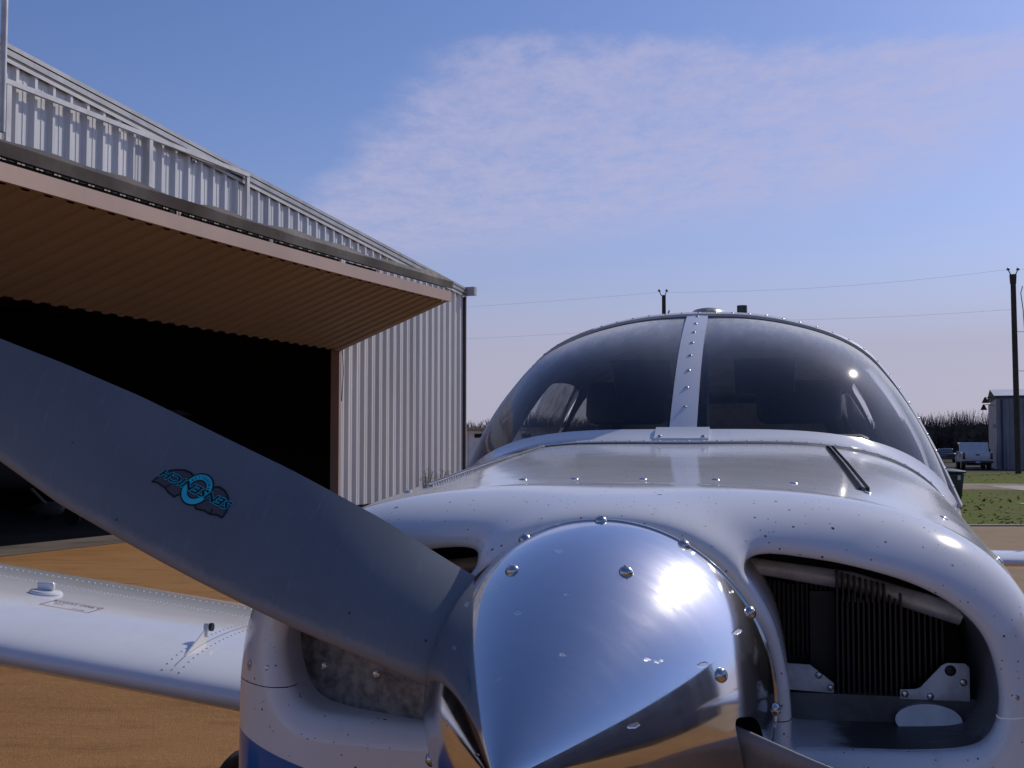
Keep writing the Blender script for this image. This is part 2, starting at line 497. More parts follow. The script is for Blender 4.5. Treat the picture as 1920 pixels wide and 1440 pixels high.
# woodland of bare trees: far behind the truck, and one behind the photographer that the polished spinner mirrors
WOODM = mat('winter_wood', (.080, .068, .060), .95, 0, .35, .12, col2=(.055, .047, .043), spec=.05)
def woodland(name, x0, x1, y0, y1, h, n, label):
    v, f = [], []
    for i in range(n):
        x = random.uniform(x0, x1); y = random.uniform(y0, y1)
        hh = h * (.80 + .08 * math.sin(x * .11) + .06 * math.sin(x * .37 + 1)) * random.uniform(.86, 1.02)
        k = random.randint(8, 13)
        for j in range(k):
            z0 = hh * random.uniform(0, .6); z1 = min(hh, z0 + hh * random.uniform(.3, .6)); b_ = len(v)
            dx = random.uniform(-1, 1) * h * .16; wd = random.uniform(.02, .075) * h / 8
            v += [(x - wd, y, z0), (x + wd, y + .1, z0), (x + dx + wd * .3, y, z1), (x + dx - wd * .3, y, z1)]
            f.append((b_, b_ + 1, b_ + 2, b_ + 3))
        for j in range(4):
            z0 = hh * random.uniform(.05, .66); wd = h * random.uniform(.05, .11); b_ = len(v)
            xx = x + random.uniform(-1, 1)
            v += [(xx - wd, y, z0), (xx, y - .2, z0 - wd), (xx + wd, y, z0 + .1), (xx, y + .2, z0 + wd)]
            f.append((b_, b_ + 1, b_ + 2, b_ + 3))
    o = make(name, v, f, WOODM, kind='stuff'); o['label'] = label; o['category'] = 'woodland'
    return o
woodland('far_wood', -40, 330, 172, 215, 8.0, 6800, 'long dark wood of bare winter trees along the horizon behind the parked truck')
woodland('near_wood', -120, 160, -90, -70, 9, 2600, 'wood of bare trees behind the photographer')

# ================================================================== HANGAR
HR = R(70)
hang = empty('hangar', 'large pale ribbed metal hangar with its wide brown folding door raised', 'hangar', (-4.13, 28.4, 0), HR)
XL, XR, DEEP, OPEN = -36.0, 7.8, 26.0, -25.0
def rake(x): return 6.27 + (7.8 - x) * .0772 if x > -14 else 6.27 + (x + 36) * .0772 + .0
PITCH = .41
def rib_profile(x0, x1):
    """plan outline of a ribbed sheet facing -y between x0 and x1"""
    pts = []; n = int(round((x1 - x0) / PITCH))
    for i in range(n):
        a = x0 + i * PITCH
        pts += [(a, 0), (a + .05, -.06), (a + .11, -.06), (a + .16, 0), (a + .25, 0), (a + .262, -.008), (a + .283, -.008), (a + .295, 0)]
    return pts + [(x1, 0)]
def wall_sheet(x0, x1, z0, ztop):
    pr = rib_profile(x0, x1); v = []; f = []; n = len(pr)
    for x, y in pr: v.append((x, y, z0))
    for x, y in pr: v.append((x, y, ztop(x)))
    f = [(i, i + 1, n + i + 1, n + i) for i in range(n - 1)]
    return make('wall_panel', v, f, SIDING, hang)
x = 0.0
while x < XR - .1:
    x1 = min(x + 2 * PITCH, XR - .01); wall_sheet(x, x1 if x1 - x > .5 else XR, .12, lambda q: rake(q) - .26); x += 2 * PITCH
x = -.82
while x > OPEN:
    wall_sheet(x, x + 2 * PITCH, 4.35, lambda q: rake(q) - .26); x -= 2 * PITCH
while x > XL:
    wall_sheet(x, x + 2 * PITCH, .12, lambda q: rake(q) - .26); x -= 2 * PITCH
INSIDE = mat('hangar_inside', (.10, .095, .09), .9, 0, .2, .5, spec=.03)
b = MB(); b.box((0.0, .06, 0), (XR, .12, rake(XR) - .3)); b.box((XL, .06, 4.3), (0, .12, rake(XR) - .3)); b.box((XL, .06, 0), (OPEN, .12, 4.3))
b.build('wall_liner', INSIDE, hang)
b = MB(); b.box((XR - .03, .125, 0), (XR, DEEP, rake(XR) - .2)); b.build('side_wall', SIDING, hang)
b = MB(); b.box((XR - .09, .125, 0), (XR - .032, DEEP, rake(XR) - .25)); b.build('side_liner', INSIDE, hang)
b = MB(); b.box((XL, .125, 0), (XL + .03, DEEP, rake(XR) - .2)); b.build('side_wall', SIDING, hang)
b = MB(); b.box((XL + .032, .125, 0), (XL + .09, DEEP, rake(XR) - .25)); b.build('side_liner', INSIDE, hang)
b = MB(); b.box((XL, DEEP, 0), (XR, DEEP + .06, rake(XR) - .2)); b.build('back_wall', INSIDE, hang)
RIDGE = -14.1; ZR = rake(RIDGE + .01)
b = MB()
for (xa, za), (xb, zb) in (((XL - .3, 6.27 - .02), (RIDGE, ZR)), ((RIDGE, ZR), (XR + .12, 6.26))):
    v = [(xa, -.075, za), (xb, -.075, zb), (xb, DEEP + .3, zb), (xa, DEEP + .3, za)]
    b.add(v + [(p[0], p[1], p[2] - .05) for p in v], [(0, 1, 2, 3), (7, 6, 5, 4), (0, 4, 5, 1), (1, 5, 6, 2), (2, 6, 7, 3), (3, 7, 4, 0)])
b.build('roof', mat('roof_sheet', (.42, .40, .40), .5, .2, .2, 1), hang)
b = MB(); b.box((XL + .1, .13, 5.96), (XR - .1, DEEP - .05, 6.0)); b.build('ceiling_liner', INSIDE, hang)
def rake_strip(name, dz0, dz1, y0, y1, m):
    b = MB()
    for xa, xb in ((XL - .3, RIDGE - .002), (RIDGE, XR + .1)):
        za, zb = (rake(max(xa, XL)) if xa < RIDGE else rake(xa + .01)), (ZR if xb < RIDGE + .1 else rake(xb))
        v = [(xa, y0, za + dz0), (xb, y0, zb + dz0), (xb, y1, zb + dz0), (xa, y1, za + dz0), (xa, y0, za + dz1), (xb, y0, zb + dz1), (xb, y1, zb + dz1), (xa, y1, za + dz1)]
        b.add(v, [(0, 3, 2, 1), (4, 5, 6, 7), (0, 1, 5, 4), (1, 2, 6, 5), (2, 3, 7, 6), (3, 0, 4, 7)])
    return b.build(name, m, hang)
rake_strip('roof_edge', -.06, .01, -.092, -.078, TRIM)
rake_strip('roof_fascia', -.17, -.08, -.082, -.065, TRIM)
rake_strip('shadow_gap', -.215, -.172, -.075, -.063, DKTRIM)  # solid dark strip standing in for the shade of the gap
rake_strip('rake_trim', -.28, -.218, -.08, -.063, mat('pale_trim', (.55, .53, .52), .45, .2, .1, 2))
b = MB(); b.box((XR - .01, -.09, .05), (XR + .035, .05, 6.0)); b.build('corner_trim', DKTRIM, hang)
b = MB(); b.box((XR + .037, -.07, .05), (XR + .12, .05, 6.0)); b.build('corner_flashing', TRIM, hang)
b = MB(); b.box((XR + .02, -.36, 6.05), (XR + .20, DEEP, 6.30)); b.build('gutter', TRIM, hang)
b = MB(); b.box((-.10, -.10, 0), (-.004, .12, 3.83)); b.build('door_jamb', FASCIA, hang)
b = MB(); b.box((-.002, -.075, 0), (.07, -.055, 3.83)); b.build('jamb_trim', TRIM, hang)
b = MB(); b.tube([(.03, -.11, 3.8), (.05, -.13, 3.3), (.02, -.10, 2.6)], .012, 6); b.build('door_cable', WIRE, hang)
b = MB(); b.box((OPEN, -.06, 3.86), (0, .10, 4.34)); b.build('door_header', DKTRIM, hang)
# folding door: lower leaf rises outwards, upper leaf folds back over it
leaf = None
def lowz(x_, t): return 3.83 + 1.05 * t - .13 * math.sin(math.pi / 2 * min(1, max(0, -x_ / 11))) * t
for i in range(31):
    xa = -.82 * (i + 1)
    pr = []
    for k in range(2):
        q = xa + k * PITCH
        pr += [(q, 0), (q + .04, -.036), (q + .16, -.036), (q + .20, 0)]
    pr.append((xa + .82, 0))
    rows = []
    for t in (0, .5, 1):
        rows.append([(p, -.12 - 2.72 * t, lowz(p, t) - .02 + dz) for p, dz in pr])
    bb = MB(); bb.loft(rows, False)
    o = bb.build('door_panel', DOORM, leaf or hang)
    if leaf is None:
        bb = MB()
        xs = np.linspace(-25.4, .0, 60)
        for (y0, y1, z0, z1) in ((-.13, -.09, -.03, .12), (-2.7, -2.6, .0, .16)):
            t = 0 if y1 > -1 else 1
            rows = [[(q, y0, lowz(q, t) + z0), (q, y1, lowz(q, t) + z0), (q, y1, lowz(q, t) + z1), (q, y0, lowz(q, t) + z1)] for q in xs]
            bb.loft(rows, True, True)
        leaf = bb.build('lower_door_leaf', DKTRIM, hang)
        o.parent = leaf
xs = np.linspace(-25.4, .0, 90)
bb = MB(); bb.loft([[(q, -2.92, lowz(q, 1) - .035), (q, -2.86, lowz(q, 1) - .035), (q, -2.86, lowz(q, 1) + .19), (q, -2.92, lowz(q, 1) + .19)] for q in xs], True, True)
bb.build('door_fascia', FASCIA, leaf)
bb = MB()
rows = []
for q in np.linspace(-25.4, .06, 160):
    w1 = .03 * math.sin(q * 1.3) + .025 * math.sin(q * 3.1 + 1) + (.10 if -11.5 < q < -9.4 else 0) * math.sin((q + 11.5) / 2.1 * math.pi)
    z0 = lowz(q, 1) + .27; top = z0 + .27 - w1 * .8
    rows.append([(q, -2.915, z0), (q, -2.93 - w1 * .5, z0 + .16), (q, -2.80, top), (q, -2.795, top - .008), (q, -2.92 - w1 * .5, z0 + .152), (q, -2.905, z0)])
bb.loft(rows, True, True); bb.build('weather_flap', FLAP, hang, smooth=25)
bb = MB(); rows = [[(q, -2.78, lowz(q, 1) + .29), (q, -.1, 5.98), (q, -.1, 6.05), (q, -2.78, lowz(q, 1) + .37)] for q in xs]
bb.loft(rows, True, True); bb.build('upper_door_leaf', DKTRIM, hang)
for xa, xb in ((-25.4, -14.0), (-13.75, -10.35), (-10.05, -7.6), (-7.3, -5.05), (-4.75, -3.5)):
    bb = MB(); bb.loft([[(q, -2.74, lowz(q, 1) + .17), (q, -2.72, lowz(q, 1) + .17), (q, -2.72, lowz(q, 1) + .285), (q, -2.74, lowz(q, 1) + .285)] for q in np.linspace(xa, xb, 14)], True, True)
    bb.build('gap_blocker', DKTRIM, leaf)  # dark strips added behind the door gap so it reads black
# lift frame standing above the door
LIFT = mat('lift_frame_white', (.62, .61, .61), .45, .1, .12, 3)
b = MB(); b.box((-11.05, -.19, 7.05), (-4.16, -.125, 7.13)); fr = b.build('lift_frame', LIFT, hang)
b = MB(); b.box((-4.26, -.185, 5.9), (-4.16, -.13, 7.047)); p0 = b.build('frame_post', LIFT, fr)
for xx in (-7.45, -10.93): 
    share(p0, fr, (xx + 4.26, 0, 0))
b = MB(); b.tube([(-11.25, -.4, 6.2), (-11.25, -.4, 10.2)], .05, 10); b.build('vent_pipe', LIFT, hang, smooth=40)
b = MB(); b.dome((-5.95, -.06, 6.97), (0, -1, -.3), .045, .08); b.box((-6.0, -.08, 6.98), (-5.9, -.05, 7.04)); b.build('security_light', STEEL, hang)
# interior posts and beams, hardly lit
b = MB()
for xx in (-6, -12, -18): b.box((xx, DEEP - .3, 0), (xx + .2, DEEP - .05, 6))
for zz_ in (1.5, 3, 4.5): b.box((XL + .1, DEEP - .12, zz_), (XR - .1, DEEP - .02, zz_ + .15))
b.build('wall_girts', INSIDE, hang)
b = MB()
for yy in (6, 12, 18): b.box((XL + .2, yy, 5.6), (XR - .2, yy + .2, 5.95))
b.build('roof_beams', INSIDE, hang)
c, s = math.cos(HR), math.sin(HR)
def H(x_, y_): return (-4.13 + c * x_ - s * y_, 28.4 + s * x_ + c * y_)
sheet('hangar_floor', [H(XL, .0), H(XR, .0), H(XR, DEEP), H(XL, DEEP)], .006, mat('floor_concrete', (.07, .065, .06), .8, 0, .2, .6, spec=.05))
sheet('hangar_apron', [H(XL, -1.25), H(XR + .3, -1.25), H(XR + .3, .0), H(XL, .0)], .006, mat('apron_strip', (.14, .11, .085), .9, 0, .3, .8))  # strip colour darkened in place of the raised door's shadow

# parked high-wing aeroplane in the dark of the hangar
def fus_rows(st):
    rows = []
    for y_, wd, zb_, zt_ in st:
        cz = (zb_ + zt_) / 2; hz = (zt_ - zb_) / 2
        rows.append([(wd * math.copysign(abs(math.cos(a)) ** .8, math.cos(a)), y_, cz + hz * math.copysign(abs(math.sin(a)) ** .8, math.sin(a))) for a in np.linspace(0, 2 * math.pi, 20, endpoint=False)])
    return rows
pk = empty('parked_plane', 'grey high wing light aeroplane parked inside the dark hangar', 'aeroplane', (*H(-6.3, 4.0), .006), HR)
DULL = mat('dull_grey', (.16, .16, .165), .5, 0, .1, 3)
b = MB(); b.loft(fus_rows([(-2.1, .2, 1.0, 1.35), (-1.9, .42, .8, 1.5), (-1.0, .52, .72, 1.55), (-.6, .55, .7, 2.05), (.9, .55, .7, 2.1), (2.2, .38, .9, 1.75), (5.0, .1, 1.15, 1.45)]), True, True)
b.build('fuselage', DULL, pk, smooth=True)
b = MB(); b.loft([[(xx, -.75, 2.12 + abs(xx) * .03), (xx, -.4, 2.24 + abs(xx) * .03), (xx, .75, 2.14 + abs(xx) * .03), (xx, -.4, 2.08 + abs(xx) * .03)] for xx in (-5.2, 0, 5.2)], True, True); b.build('wing', DULL, pk)
b = MB(); b.box((-.04, 4.1, 1.4), (.04, 5.1, 2.6)); b.build('tail_fin', DULL, pk)
b = MB(); b.box((-1.6, 4.3, 1.35), (1.6, 5.1, 1.41)); b.build('tailplane', DULL, pk)
b = MB(); b.box((-.07, -2.28, .25), (.07, -2.22, 2.05)); b.build('propeller', BLACK, pk)
for sx in (-1.25, 1.25):
    b = MB(); b.loft([[(sx + .10 * r_ * math.cos(a), y_, .24 + .15 * r_ * math.sin(a)) for a in np.linspace(0, 2 * math.pi, 12, endpoint=False)] for y_, r_ in ((-.42, .15), (-.36, .6), (-.2, 1), (.05, 1), (.3, .6), (.5, .1))], True, True)
    fa = b.build('wheel_fairing', DULL, pk, smooth=True)
    b = MB(); b.tube([(sx - .05, 0, .17), (sx + .05, 0, .17)], .17, 14); b.build('wheel', RUBBER, fa)
    b = MB(); b.tube([(sx, 0, .3), (sx * .4, 0, .85)], .035, 8); b.build('gear_leg', DULL, pk)
    b = MB(); b.tube([(sx * .45, -.2, .8), (sx * 2.1, -.2, 2.15)], .04, 8); b.build('wing_strut', DULL, pk)
b = MB(); b.tube([(-.04, -1.7, .17), (.04, -1.7, .17)], .17, 14); b.build('nose_wheel', RUBBER, pk)
b = MB(); b.tube([(0, -1.7, .2), (0, -1.6, .9)], .04, 8); b.build('nose_leg', DULL, pk)

# dry weeds against the hangar wall
WEED = mat('dry_weed', (.16, .11, .07), .9, 0, .3, 20)
for i, (xx, hgt) in enumerate(((4.4, 1.02), (5.5, .98))):
    e = empty('dry_weed', ('taller dead brown weed leaning against the pale hangar wall', 'shorter dead brown weed by the hangar wall, nearer its corner')[i], 'weed', (*H(xx, -.35), 0), HR, 'dead weeds at the hangar wall')
    b = MB(); st = MB()
    for k in range(9):
        a = random.uniform(0, 6.28); l_ = hgt * random.uniform(.7, 1.0); d = random.uniform(.05, .22)
        p = [(0, 0, 0), (d * .3 * math.cos(a), d * .3 * math.sin(a), l_ * .5), (d * math.cos(a), d * math.sin(a), l_)]
        st.tube(p, [.012, .008, .004], 5)
        for j in range(7):
            q = Vector(p[2]) - Vector((0, 0, random.uniform(0, .25)))
            w_ = Vector((random.uniform(-.09, .09), random.uniform(-.09, .09), random.uniform(-.06, .08)))
            b.add([q, q + w_ + Vector((.012, 0, .012)), q + w_ * 1.1], [(0, 1, 2)])
    st.build('stem', WEED, e); b.build('seed_head', WEED, e, kind='stuff')

# ================================================================== BACKGROUND
# hangar across the taxi lane: out of frame to the right, mirrored in the polished spinner
oh = empty('facing_hangar', 'long grey metal hangar across the taxi lane to the right of the plane', 'hangar', (12.5, -35, 0), 0)
OHM = mat('facing_wall', (.16, .17, .20), .6, 0, .2, .6)
for i in range(20):
    b = MB(); y0 = i * 2.0
    b.add([(0, y0, .1), (0, y0 + .8, .1), (-.05, y0 + .9, .1), (-.05, y0 + 1.1, .1), (0, y0 + 1.2, .1), (0, y0 + 1.98, .1)] + [(q, w_, 4.5) for q, w_ in ((0, y0), (0, y0 + .8), (-.05, y0 + .9), (-.05, y0 + 1.1), (0, y0 + 1.2), (0, y0 + 1.98))], [(k, k + 1, k + 7, k + 6) for k in range(5)])
    b.build('wall_panel', OHM, oh)
b = MB(); b.box((.06, 0, 0), (12, 40, 4.45)); b.build('shell', OHM, oh)
b = MB(); b.prism([(-.3, 4.51), (6, 5.6), (12.3, 4.51)], -.2, 40.2, 1); b.build('roof', TRIM, oh)
b = MB(); b.box((-.12, 12, .02), (-.07, 24, 3.2)); b.build('sliding_door', mat('facing_door', (.55, .55, .56), .5, 0, .1, 1), oh)
# utility poles
def pole(name, label, x_, y_, hgt, r_, kind):
    e = empty(name, label, 'utility pole', (x_, y_, 0), 0, 'wooden utility poles')
    b = MB(); b.tube([(0, 0, 0), (-.06 if kind else 0, 0, hgt)], [r_ * 1.15, r_], 12); b.build('mast', WOOD, e, smooth=40)
    if kind == 1:
        b = MB(); b.tube([(-.06, 0, hgt - .55), (-.06, 0, hgt)], [r_ * 1.15, r_ * 1.35], 12); b.build('cap_band', WOOD, e)
    for sx in (-1, 1):
        b = MB(); b.tube([(-.05 + sx * r_ * .8, 0, hgt - .05), (-.05 + sx * r_ * 1.9, 0, hgt + .28)], .03, 6); arm = b.build('bracket_arm', WIRE, e)
        b = MB(); b.dome((-.05 + sx * r_ * 1.9, 0, hgt + .25), (0, 0, 1), .10, .16); b.build('insulator', mat('porcelain', (.16, .15, .15), .3, 0, .1, 5), arm, smooth=True)
    if kind == 0:
        b = MB(); b.tube([(.2, 0, hgt - 1.55), (.35, 0, hgt - 1.0)], .05, 6); b.tube([(.1, -.1, hgt - 1.5), (.55, -.1, hgt - 1.5)], .09, 8); b.build('cutout_fuse', WOOD, e)
    return e
pole('utility_pole', 'wooden utility pole rising behind the cabin roof of the white plane', 10.0, 78.8, 11.55, .13, 0)
pr_ = pole('utility_pole', 'tall dark wooden utility pole in front of the grey metal shed', 29.4, 70, 11.65, .15, 1)
b = MB(); b.tube([(.95, .3, 0), (.85, .3, 5), (.62, .3, 9.6), (.50, .3, 10.6), (.62, .3, 11)], .025, 6); 
for zz_ in (6, 8.3): b.tube([(0, .1, zz_), (.8, .3, zz_)], .015, 5)
b.build('conduit', WIRE, pr_)
def wire(a, b_, sag, label):
    a, b_ = Vector(a), Vector(b_); pts = []
    for i in range(41):
        t = i / 40; p = a.lerp(b_, t); p.z -= sag * 4 * t * (1 - t); pts.append(p)
    m_ = MB(); m_.tube(pts, .0042, 4, False); o = m_.build('power_line', WIRE); o['label'] = label; o['category'] = 'wire'; o['group'] = 'overhead wires'
wire((9.75, 78.8, 11.75), (-60, 92, 11.9), 1.2, 'upper thin wire running left from the central pole towards the hangar')
wire((9.9, 78.8, 9.4), (-60, 92, 9.9), 1.0, 'lower thin wire running left from the central pole towards the hangar')
wire((10.2, 78.8, 11.75), (29.1, 70, 11.95), .35, 'upper thin wire strung from the central pole to the right pole')
wire((10.1, 78.8, 9.9), (29.3, 70, 9.6), .25, 'lower thin wire strung from the central pole to the right pole')
wire((29.7, 70, 11.95), (75, 55, 12.2), .6, 'thin wire leaving the right pole past the shed')

# metal shed on the right
SHEDM = mat('shed_sheet', (.22, .225, .25), .5, .2, .15, .6)
shed = empty('metal_shed', 'grey ribbed metal shed with gooseneck lamps at the right edge', 'shed', (33.85, 84, 0), R(-19.5))
for i in range(16):
    b = MB(); x0 = i * .9
    b.add([(x0, 0, 0), (x0 + .55, 0, 0), (x0 + .60, -.05, 0), (x0 + .80, -.05, 0), (x0 + .85, 0, 0), (x0 + .9, 0, 0)] + [(q, y_, 4.95) for q, y_ in ((x0, 0), (x0 + .55, 0), (x0 + .60, -.05), (x0 + .80, -.05), (x0 + .85, 0), (x0 + .9, 0))], [(k, k + 1, k + 7, k + 6) for k in range(5)])
    b.build('wall_panel', SHEDM, shed)
BLUE = mat('shed_blue_trim', (.035, .045, .10), .5, 0, .15, 1)
for xx in (.25, 1.35, 2.6): 
    b = MB(); b.box((xx, -.07, 0), (xx + .16, -.052, 4.9)); b.build('batten', BLUE, shed)
b = MB(); b.box((-.02, .02, 0), (.04, 14, 4.95)); b.build('side_wall', mat('shed_side', (.36, .30, .27), .6, .1, .2, 1), shed)
b = MB(); b.box((-.1, -.12, 4.96), (14.5, -.06, 5.14)); b.build('eave_trim', BLUE, shed)
b = MB(); b.add([(-.15, -.2, 5.15), (14.6, -.2, 5.15), (14.6, 7, 5.9), (-.15, 7, 5.9), (14.6, 14.2, 5.15), (-.15, 14.2, 5.15)], [(0, 1, 2, 3), (3, 2, 4, 5)]); b.build('roof', mat('shed_roof', (.42, .42, .44), .45, .3, .1, 1), shed)
for yy, zz_ in ((.1, 4.95), (3.2, 4.55)):
    b = MB(); b.tube([(0, yy, zz_), (-.45, yy, zz_ + .12), (-.72, yy, zz_ + .05)], .025, 6); lp = b.build('gooseneck_lamp', WIRE, shed)
    b = MB(); b.loft([[(-.72 + r_ * math.cos(a), yy, zz_ + z_) for a in np.linspace(0, 2 * math.pi, 12, endpoint=False)] for z_, r_ in ((.12, .04), (0, .10), (-.30, .24))], True, False); b.build('lamp_shade', mat('lamp_red', (.10, .03, .025), .5, 0, .2, 5), lp)
b = MB(); b.box((-.25, 1.0, 2.9), (-.02, 1.3, 3.2)); b.build('wall_meter', TRIM, shed)

# vehicles seen from behind
def wheel(parent, x_, y_, r_, wdt):
    b = MB(); b.loft([[(x_ + dx, y_ + rr * math.cos(a), r_ + rr * math.sin(a)) for a in np.linspace(0, 2 * math.pi, 18, endpoint=False)] for dx, rr in ((-wdt / 2, r_ * .9), (-wdt / 2 + .03, r_), (wdt / 2 - .03, r_), (wdt / 2, r_ * .9))], True, True)
    t_ = b.build('wheel', RUBBER, parent, smooth=40)
    b = MB(); sx = 1 if x_ > 0 else -1
    b.tube([(x_ + sx * (wdt / 2 - .02), y_, r_), (x_ + sx * (wdt / 2 + .01), y_, r_)], r_ * .6, 14); b.build('rim', STEEL, t_)
VP = mat('truck_paint', (.50, .52, .56), .25, 0, .06, 3, coat=.4)
VG = mat('vehicle_glass', (.012, .014, .018), .08, 0, .1, 3)
TL = mat('tail_lamp', (.12, .012, .012), .25, 0, .1, 5)
tk = empty('pickup_truck', 'white pickup truck parked beside the grey shed, seen from behind', 'pickup truck', (31.5, 81.5, .012), R(-15))
b = MB(); b.prism([(0, .55), (0, 1.22), (2.0, 1.22), (2.0, .55)], -.98, .98, 0); bevel(b.build('bed', VP, tk), .05)
b = MB(); b.prism([(2.02, .5), (2.02, 1.25), (2.2, 1.88), (3.5, 1.88), (4.1, 1.28), (5.4, 1.15), (5.5, .6), (5.3, .5)], -.95, .95, 0); cab = bevel(b.build('cab', VP, tk), .07)
b = MB(); b.add([(-.78, 2.06, 1.32), (.78, 2.06, 1.32), (.70, 2.185, 1.78), (-.70, 2.185, 1.78)], [(0, 1, 2, 3)]); b.build('rear_window', VG, cab)
for sx in (-1, 1):
    b = MB(); b.add([(sx * .955, 2.35, 1.3), (sx * .955, 3.9, 1.3), (sx * .955, 3.5, 1.78), (sx * .955, 2.4, 1.78)], [(0, 1, 2, 3)]); b.build('side_window', VG, cab)
b = MB(); b.box((-.76, -.03, .62), (.76, -.003, 1.2)); tg = bevel(b.build('tailgate', VP, tk), .02)
b = MB(); b.box((-.12, -.05, .98), (.12, -.031, 1.06)); b.build('handle', BLACK, tg)
for sx in (-.88, .88):
    b = MB(); b.box((sx - .08, -.03, .72), (sx + .08, -.004, 1.15)); bevel(b.build('tail_light', TL, tk), .02)
b = MB(); b.box((-.98, -.16, .45), (.98, -.035, .62)); bumper = bevel(b.build('bumper', mat('bumper_dark', (.04, .04, .045), .4, .4, .1, 4), tk), .03)
b = MB(); b.box((-.15, -.175, .48), (.15, -.162, .59)); b.build('number_plate', TRIM, bumper)
for sx in (-1.12, 1.12):
    b = MB(); b.box((sx - .13, 3.75, 1.2), (sx + .13, 3.85, 1.45)); bevel(b.build('mirror', BLACK, tk), .03)
for sx in (-.83, .83):
    for yy in (1.1, 4.6): wheel(tk, sx, yy, .39, .26)
b = MB(); b.box((-.6, .3, .3), (.6, 5, .54)); b.build('chassis', BLACK, tk)

sn = empty('dark_car', 'small dark car parked far off at the foot of the wood', 'car', (43.6, 121, .012), R(-18))
CP = mat('dark_car_paint', (.03, .032, .04), .2, 0, .1, 3, coat=.5)
b = MB(); b.prism([(0, .35), (-.03, .9), (.3, .98), (4.0, .9), (4.4, .7), (4.4, .3)], -.9, .9, 0); bd = bevel(b.build('body', CP, sn), .1)
b = MB(); b.loft([[(-.82, .25, .96), (.82, .25, .96), (.82, 3.3, .96), (-.82, 3.3, .96)], [(-.66, .85, 1.45), (.66, .85, 1.45), (.66, 2.4, 1.45), (-.66, 2.4, 1.45)]], True, True); rf = bevel(b.build('cabin', CP, sn), .05)
b = MB(); b.add([(-.7, .30, 1.03), (.7, .30, 1.03), (.6, .75, 1.39), (-.6, .75, 1.39)], [(0, 1, 2, 3)]); b.build('rear_window', mat('sky_glass', (.10, .12, .15), .06, 0, .1, 3), rf)
for sx in (-.72, .72):
    b = MB(); b.box((sx - .14, -.06, .68), (sx + .14, -.03, .85)); b.build('tail_light', TL, sn)
b = MB(); b.box((-.88, -.12, .35), (.88, -.04, .58)); bevel(b.build('bumper', CP, sn), .03)
for sx in (-.8, .8):
    for yy in (.8, 3.5): wheel(sn, sx, yy, .32, .2)

# green bin beside the wing
bn_ = empty('green_bin', 'dark green plastic wheelie bin standing on the grass beside the plane', 'bin', (12.05, 33.4, .008), R(8))
BINM = mat('bin_green', (.012, .03, .028), .45, 0, .15, 6)
b = MB(); b.loft([[(-.26, -.3, .06), (.26, -.3, .06), (.26, .28, .06), (-.26, .28, .06)], [(-.32, -.38, .80), (.32, -.38, .80), (.32, .38, .80), (-.32, .38, .80)]], True, True); bevel(b.build('bin_body', BINM, bn_), .03)
b = MB(); b.prism([(-.42, .805), (-.42, .86), (.3, .92), (.42, .90), (.42, .805)], -.35, .35, 0); bevel(b.build('lid', BINM, bn_), .02)
b = MB(); b.tube([(-.30, .44, .84), (.30, .44, .84)], .02, 8); b.build('handle', BINM, bn_)
b = MB(); b.box((.10, -.405, .62), (.18, -.36, .74)); b.build('sticker', mat('sticker_white', (.6, .6, .62), .5), bn_)
for sx in (-.24, .24): wheel(bn_, sx, .27, .11, .06)

# low building in the gap left of the windscreen, bare trees above it
lb = empty('low_building', 'low pale building behind the hangar corner with flat roof', 'building', (-9, 72, 0), R(3))
LBM = mat('low_wall', (.78, .77, .76), .6, 0, .15, .6)
for i in range(15):
    b = MB(); b.box((i * .8, 0, 0), (i * .8 + .78, .08, 2.55)); b.build('wall_panel', LBM, lb)
b = MB(); b.box((0, .09, 0), (12, 6, 2.5)); b.build('shell', LBM, lb)
b = MB(); b.box((-.2, -.35, 2.56), (12.2, 6.2, 2.72)); bevel(b.build('roof', mat('low_roof', (.34, .30, .25), .6, 0, .2, 1), lb), .02)
for xx in (6.75, 9.6):
    b = MB(); b.box((xx, -.03, 2.12), (xx + .55, -.004, 2.36)); b.build('window', VG, lb)
def bare_tree(x_, y_, hgt, label):
    e = empty('bare_tree', label, 'tree', (x_, y_, 0), 0, 'bare trees beyond the low building')
    tr, cr = MB(), MB()
    tr.tube([(0, 0, 0), (.1, 0, hgt * .45)], [.14, .08], 7)
    def grow(p, d, l_, r_, lv):
        q = p + d * l_; cr.tube([p, q], [r_, r_ * .6], 4, False)
        if lv == 0: return
        for k in range(3):
            nd = (d + Vector((random.uniform(-.8, .8), random.uniform(-.8, .8), random.uniform(-.1, .5)))).normalized()
            grow(p + d * l_ * random.uniform(.5, 1), nd, l_ * .68, r_ * .6, lv - 1)
    for k in range(5):
        grow(Vector((.1 * k / 5, 0, hgt * (.25 + .2 * k / 5))), Vector((random.uniform(-.7, .7), random.uniform(-.4, .4), 1)).normalized(), hgt * .24, .022, 4)
    tr.build('trunk', BARK, e); cr.build('crown', BARK, e)
bare_tree(-4.6, 95, 4.1, 'leftmost bare tree, its twigs showing above the low roof at the hangar corner')
bare_tree(-3.2, 98, 4.3, 'middle bare tree showing above the low roof behind the hangar corner')
bare_tree(-2.4, 92, 3.6, 'small bare tree nearest the windscreen, above the low roof')

# ================================================================== AEROPLANE (local axes: x to its left side, y aft, z up; y = 0 at the spinner base)
PSI = R(12)
AP = empty('light_aircraft', 'white single engine low wing aeroplane with polished spinner, nose towards the camera', 'aeroplane', (.0887, 1.19, 0), -PSI)
HUBZ = 1.2625
NEXP = 3.5


